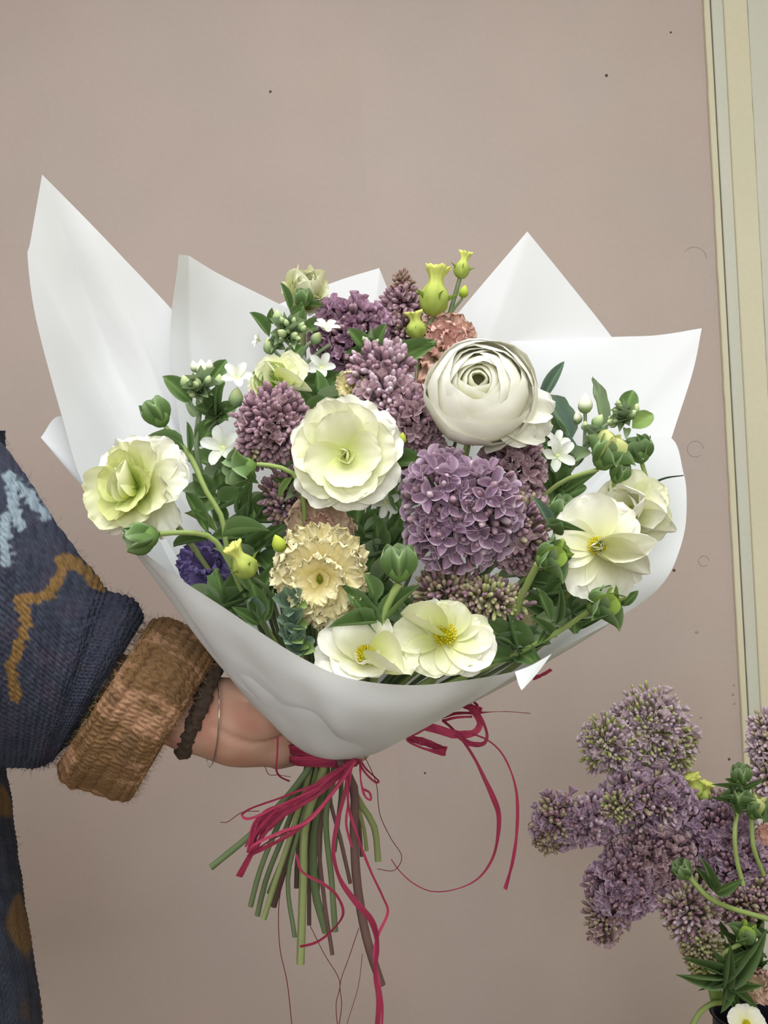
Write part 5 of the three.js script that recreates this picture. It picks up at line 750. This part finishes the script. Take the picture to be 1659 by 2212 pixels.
// ------------------------------------------------------------------ the second bunch in a dark vase at the right, further back
{
  const D = -0.42, rn = rng(99), G2 = 'lilac';
  lilac('pale mauve lilac dome highest in the vase bunch', [
    { c: [1400, 1570, D], r: [80, 76, 70], n: 270, fl: 0.35, size: 17, tone: 'paleM', bt: ['pinkpale', 'pinkpale', 'greenish'] }, { c: [1312, 1610, D + 0.02], r: [50, 56, 50], n: 150, fl: 0.45, size: 17, tone: 'paleM', bt: ['pinkpale', 'greenish'] }, { c: [1460, 1610, D], r: [34, 50, 40], n: 90, fl: 0.2, size: 16, tone: 'paleM', bt: ['pinkpale', 'greenish', 'tan'] }],
    { seed: 51, rest: false, w: 6, stems: [[[1400, 1620, D - 0.03], [1440, 1690, D - 0.03], [1500, 1850, D - 0.02], [1600, 2150, D - 0.03]]] });
  lilac('rosy lilac head with long arm reaching left from the vase', [
    { c: [1390, 1735, D + 0.03], r: [86, 62, 60], n: 230, fl: 0.6, size: 22, tone: 'purple', bt: ['mauve', 'pinkpale', 'tan'] }, { c: [1270, 1770, D + 0.04], r: [60, 40, 40], ax: -12, n: 120, fl: 0.55, size: 22, tone: 'purple', bt: ['mauve', 'pinkpale'] }, { c: [1208, 1770, D + 0.04], r: [46, 48, 36], ax: 50, n: 110, fl: 0.5, size: 22, tone: 'purple', bt: ['mauve', 'tan'] }, { c: [1182, 1812, D + 0.04], r: [24, 24, 22], n: 50, fl: 0, size: 16, bt: ['tan', 'brown'] }, { c: [1335, 1745, D + 0.055], r: [34, 28, 24], n: 50, fl: 0, size: 16, bt: ['greenish', 'tan'] }],
    { seed: 55, rest: false, w: 6, stems: [[[1390, 1770, D], [1480, 1850, D - 0.02], [1600, 2150, D - 0.02]]] });
  lilac('drooping mauve lilac with a pointed tip below the long-armed head', [
    { c: [1400, 1850, D + 0.04], r: [84, 60, 60], n: 200, fl: 0.5, size: 19, tone: 'mauve', bt: ['mauve', 'mauve'] }, { c: [1345, 1910, D + 0.05], r: [64, 58, 50], n: 170, fl: 0.6, size: 23, tone: 'purple', bt: ['mauve', 'mauve'] }, { c: [1310, 1975, D + 0.05], r: [36, 56, 32], ax: 14, n: 100, fl: 0.35, size: 19, tone: 'mauve', bt: ['mauve', 'brown', 'tan'] }],
    { seed: 59, rest: false, w: 6, stems: [[[1420, 1870, D], [1500, 1930, D], [1600, 2150, D - 0.01]]] });
  lilac('hanging tan and green lilac bud tail above the dark leaves', [
    { c: [1490, 1965, D + 0.07], r: [52, 56, 40], n: 120, fl: 0.04, size: 21, tone: 'mauve', bt: ['tan', 'mauve', 'pinkpale'] }, { c: [1512, 2035, D + 0.07], r: [34, 50, 30], n: 110, fl: 0, size: 18, bt: ['greenish', 'tan', 'tan'] }, { c: [1515, 2075, D + 0.07], r: [22, 28, 20], n: 50, fl: 0, size: 15, bt: ['greenish'] }],
    { seed: 63, rest: false, w: 5, stems: [[[1490, 1960, D + 0.04], [1560, 2000, D + 0.03], [1610, 2150, D]]] });
  lilac('rosy purple lilac head behind the curved green bud stems in the vase', [
    { c: [1545, 1800, D + 0.02], r: [72, 62, 56], n: 200, fl: 0.7, size: 21, tone: 'purple', bt: ['mauve', 'mauve'] }, { c: [1590, 1860, D + 0.03], r: [58, 56, 50], n: 150, fl: 0.75, size: 21, tone: 'purple', bt: ['mauve', 'mauve'] }, { c: [1550, 1742, D + 0.01], r: [34, 30, 28], n: 60, fl: 0, size: 16, bt: ['brown', 'mauve'] }],
    { seed: 67, rest: false, w: 6, stems: [[[1570, 1850, D], [1600, 1980, D], [1620, 2150, D - 0.01]]] });
  lilac('pale pink lilac spike in front of the cream door frame', [
    { c: [1658, 1600, D - 0.02], r: [34, 58, 34], n: 150, fl: 0.1, size: 19, tone: 'paleM', bt: ['pinkpale', 'pinkpale', 'tan'] }, { c: [1662, 1680, D - 0.02], r: [38, 40, 34], n: 80, fl: 0.2, size: 19, tone: 'paleM', bt: ['pinkpale', 'tan'] }],
    { seed: 71, rest: false, w: 6, stems: [[[1660, 1680, D - 0.03], [1650, 1850, D - 0.03], [1640, 2150, D - 0.02]]] });
  lilac('brown and mauve lilac bud cluster low at the right of the vase bunch', [
    { c: [1600, 1950, D + 0.05], r: [48, 36, 34], n: 90, fl: 0.1, size: 19, tone: 'mauve', bt: ['brown', 'mauve', 'tan'] }, { c: [1640, 1930, D + 0.05], r: [36, 40, 30], n: 60, fl: 0.1, size: 19, tone: 'mauve', bt: ['tan', 'mauve'] }],
    { seed: 75, rest: false, w: 5, stems: [[[1610, 1960, D + 0.03], [1625, 2150, D]]] });
  const nb = { rest: false };
  ranBud('upright green bud on tallest bud stem of the vase bunch', [1600, 1678, D + 0.06], [0, 1, 0.2], 42, [[1600, 1698, D + 0.06], [1597, 1730, D + 0.06]], { ...nb, w: 4, leaves: [[[1600, 1705, D + 0.06], [1538, 1694, D + 0.07], 15, 'lance', 'mid', 0], [[1602, 1705, D + 0.06], [1650, 1685, D + 0.07], 15, 'lance', 'mid', 0], [[1596, 1700, D + 0.06], [1565, 1682, D + 0.05], 12, 'lance', 'mid', 0]] });
  ranBud('green bud on long curved stem just under the upright one', [1595, 1725, D + 0.07], [0, 1, 0.3], 42, [[1590, 1745, D + 0.07], [1587, 1800, D + 0.08], [1592, 1860, D + 0.08], [1606, 1912, D + 0.08]], { ...nb, w: 5, open: true, leaves: [[[1588, 1735, D + 0.07], [1530, 1722, D + 0.08], 12, 'lance', 'mid', 0], [[1590, 1760, D + 0.07], [1572, 1715, D + 0.08], 20, 'lance', 'mid', 0], [[1595, 1745, D + 0.07], [1650, 1740, D + 0.08], 14, 'lance', 'mid', 0]] });
  ranBud('half-open lime bud in the vase bunch beside the door frame', [1630, 1750, D + 0.07], [0.25, 1, 0.4], 46, [[1625, 1775, D + 0.07], [1628, 1830, D + 0.07], [1650, 1890, D + 0.06]], { ...nb, w: 5, open: true, petals: 'lime' });
  ranBud('closed green bud on arching stem across the vase bunch', [1477, 1882, D + 0.11], [-0.6, 0.75, 0.3], 42, [[1494, 1900, D + 0.11], [1530, 1938, D + 0.11], [1580, 1962, D + 0.1], [1660, 1985, D + 0.1]], { ...nb, w: 6, leaves: [[[1545, 1930, D + 0.11], [1514, 1850, D + 0.11], 22, 'lance', 'mid', 0], [[1545, 1930, D + 0.11], [1605, 1900, D + 0.12], 26, 'lance', 'mid', 0], [[1540, 1925, D + 0.11], [1500, 1870, D + 0.1], 14, 'lance', 'mid', 0]] });
  ranBud('round bright green bud above the dark leaves of the vase bunch', [1608, 2022, D + 0.11], [0.3, 0.9, 0.4], 44, [[1595, 2040, D + 0.11], [1560, 2065, D + 0.1], [1570, 2110, D + 0.1]], { ...nb, w: 5, petals: 'green', open: true });
  lisBud('crinkled yellow lisianthus bud above the rosy lilac', [1500, 1700, D + 0.01], [-0.2, 1, 0.2], 56, [[1505, 1730, D], [1520, 1850, D - 0.01]], { ...nb, w: 4 });
  lisBud('smaller yellow lisianthus bud right beside the crinkled one', [1522, 1710, D + 0.01], [0.3, 1, 0.2], 44, [[1515, 1730, D], [1525, 1850, D - 0.01]], { ...nb, w: 4, fat: 1.1 });
  const dl = W(1560, 2110, D + 0.1), fol = thing('leafy_stem', 'spray of narrow dark green leaves over the vase mouth', 'foliage', dl);
  stem(fol, [[1556, 2090, D + 0.1], [1575, 2140, D + 0.08], [1610, 2190, D + 0.02]], 6, 'mid', false, false);
  for (const [x, y, w] of [[1462, 2108, 24], [1478, 2070, 22], [1560, 2190, 24], [1600, 2190, 26], [1650, 2130, 26], [1655, 2060, 28], [1620, 2050, 24], [1580, 2040, 20], [1540, 2050, 22], [1510, 2140, 18], [1640, 2180, 24], [1600, 2080, 30], [1660, 2010, 26]]) leaf(fol, [1556 + rr(-6, 14), 2112 + rr(-10, 10), D + 0.1], [x, y, D + 0.1 + rr(0, 0.03)], w, 'lance', 'mid', rr(-25, 25));
  const f3 = thing('leafy_stem', 'dark leaves behind the arching bud in the vase bunch', 'foliage', W(1620, 1990, D + 0.03));
  stem(f3, [[1620, 1960, D + 0.03], [1630, 2060, D + 0.02], [1620, 2170, D]], 5, 'mid', false, false);
  for (let k = 0; k < 12; k++) leaf(f3, [1622 + rr(-8, 8), 1980 + k * 12, D + 0.03], [1622 + rr(-75, 60), 1950 + k * 12 + rr(-40, 30), D + 0.05 + rr(0, 0.03)], 26, 'lance', 'mid', rr(-30, 30));
  lisianthus('peach frilled lisianthus just over the vase mouth', [1630, 2120, D + 0.05], [-0.2, 0.1, 1], [[6, 56, 60, 40, 0, 0, 'peach', 'frill', 1], [4, 40, 44, 60, 20, 3, 'tan', 'frill', 1]], { seed: 131, back: 14 });
  lisianthus('coral pink lisianthus at the right side of the vase bunch', [1652, 1800, D + 0.04], [-0.2, 0.2, 1], [[5, 30, 34, 40, 0, 0, 'pink', 'frill', 1], [4, 22, 24, 60, 20, 3, 'pink', 'frill', 1]], { seed: 135, back: 8 });
  bloom('ranunculus', 'white flower hanging over the dark vase rim', 'flower', [1612, 2212, D + 0.13], [0, 0.6, 0.8], [[6, 44, 44, 20, 0, 0, 'white', 'flat', 1]], { seed: 141, back: 4, stamens: 9, stamenZ: 4 });
  const ys = W(1520, 2180, D + 0.1), yst = thing('leafy_stem', 'pale yellow-green stalk bending down out of the vase bunch', 'foliage', ys);
  stem(yst, [[1560, 2165, D + 0.08], [1530, 2172, D + 0.1], [1508, 2192, D + 0.1], [1490, 2230, D + 0.1]], 6, 'lime', false, false); leaf(yst, [1550, 2165, D + 0.08], [1530, 2125, D + 0.09], 36, 'oval', 'light', 0);
  // vase and the small table that carries it
  const vAt = W(1640, 2185, D + 0.02), H = 0.24, vb = V3(vAt.x, vAt.y - H, vAt.z), vase = thing('vase', 'dark glazed vase holding the second bunch of lilac', 'vase', vb);
  const pr = [[0.001, 0], [0.05, 0], [0.056, 0.01], [0.06, 0.1], [0.052, 0.2], [0.05, 0.235], [0.054, 0.24], [0.05, 0.24], [0.046, 0.234], [0.048, 0.2], [0.055, 0.1], [0.05, 0.012], [0.001, 0.012]].map(([a, b]) => new THREE.Vector2(a, b));
  part(vase, 'body', new THREE.LatheGeometry(pr, 40), M.vase);
  const tb = thing('side_table', 'small wooden side table under the dark vase', 'table', V3(vb.x, 0, vb.z)), wood = new THREE.MeshStandardMaterial({ color: C('#7a5c40'), roughness: 0.6 });
  const tg = new RoundedBoxGeometry(0.4, 0.025, 0.36, 3, 0.006); part(tb, 'table_top', tg, wood, V3(0, vb.y - 0.0125, 0));
  const lg = new THREE.CylinderGeometry(0.016, 0.012, vb.y - 0.025, 12); for (const [a, b] of [[-1, -1], [1, -1], [1, 1], [-1, 1]]) part(tb, 'leg', lg, wood, V3(a * 0.17, (vb.y - 0.025) / 2, b * 0.15));
}
renderer.render(scene, camera);
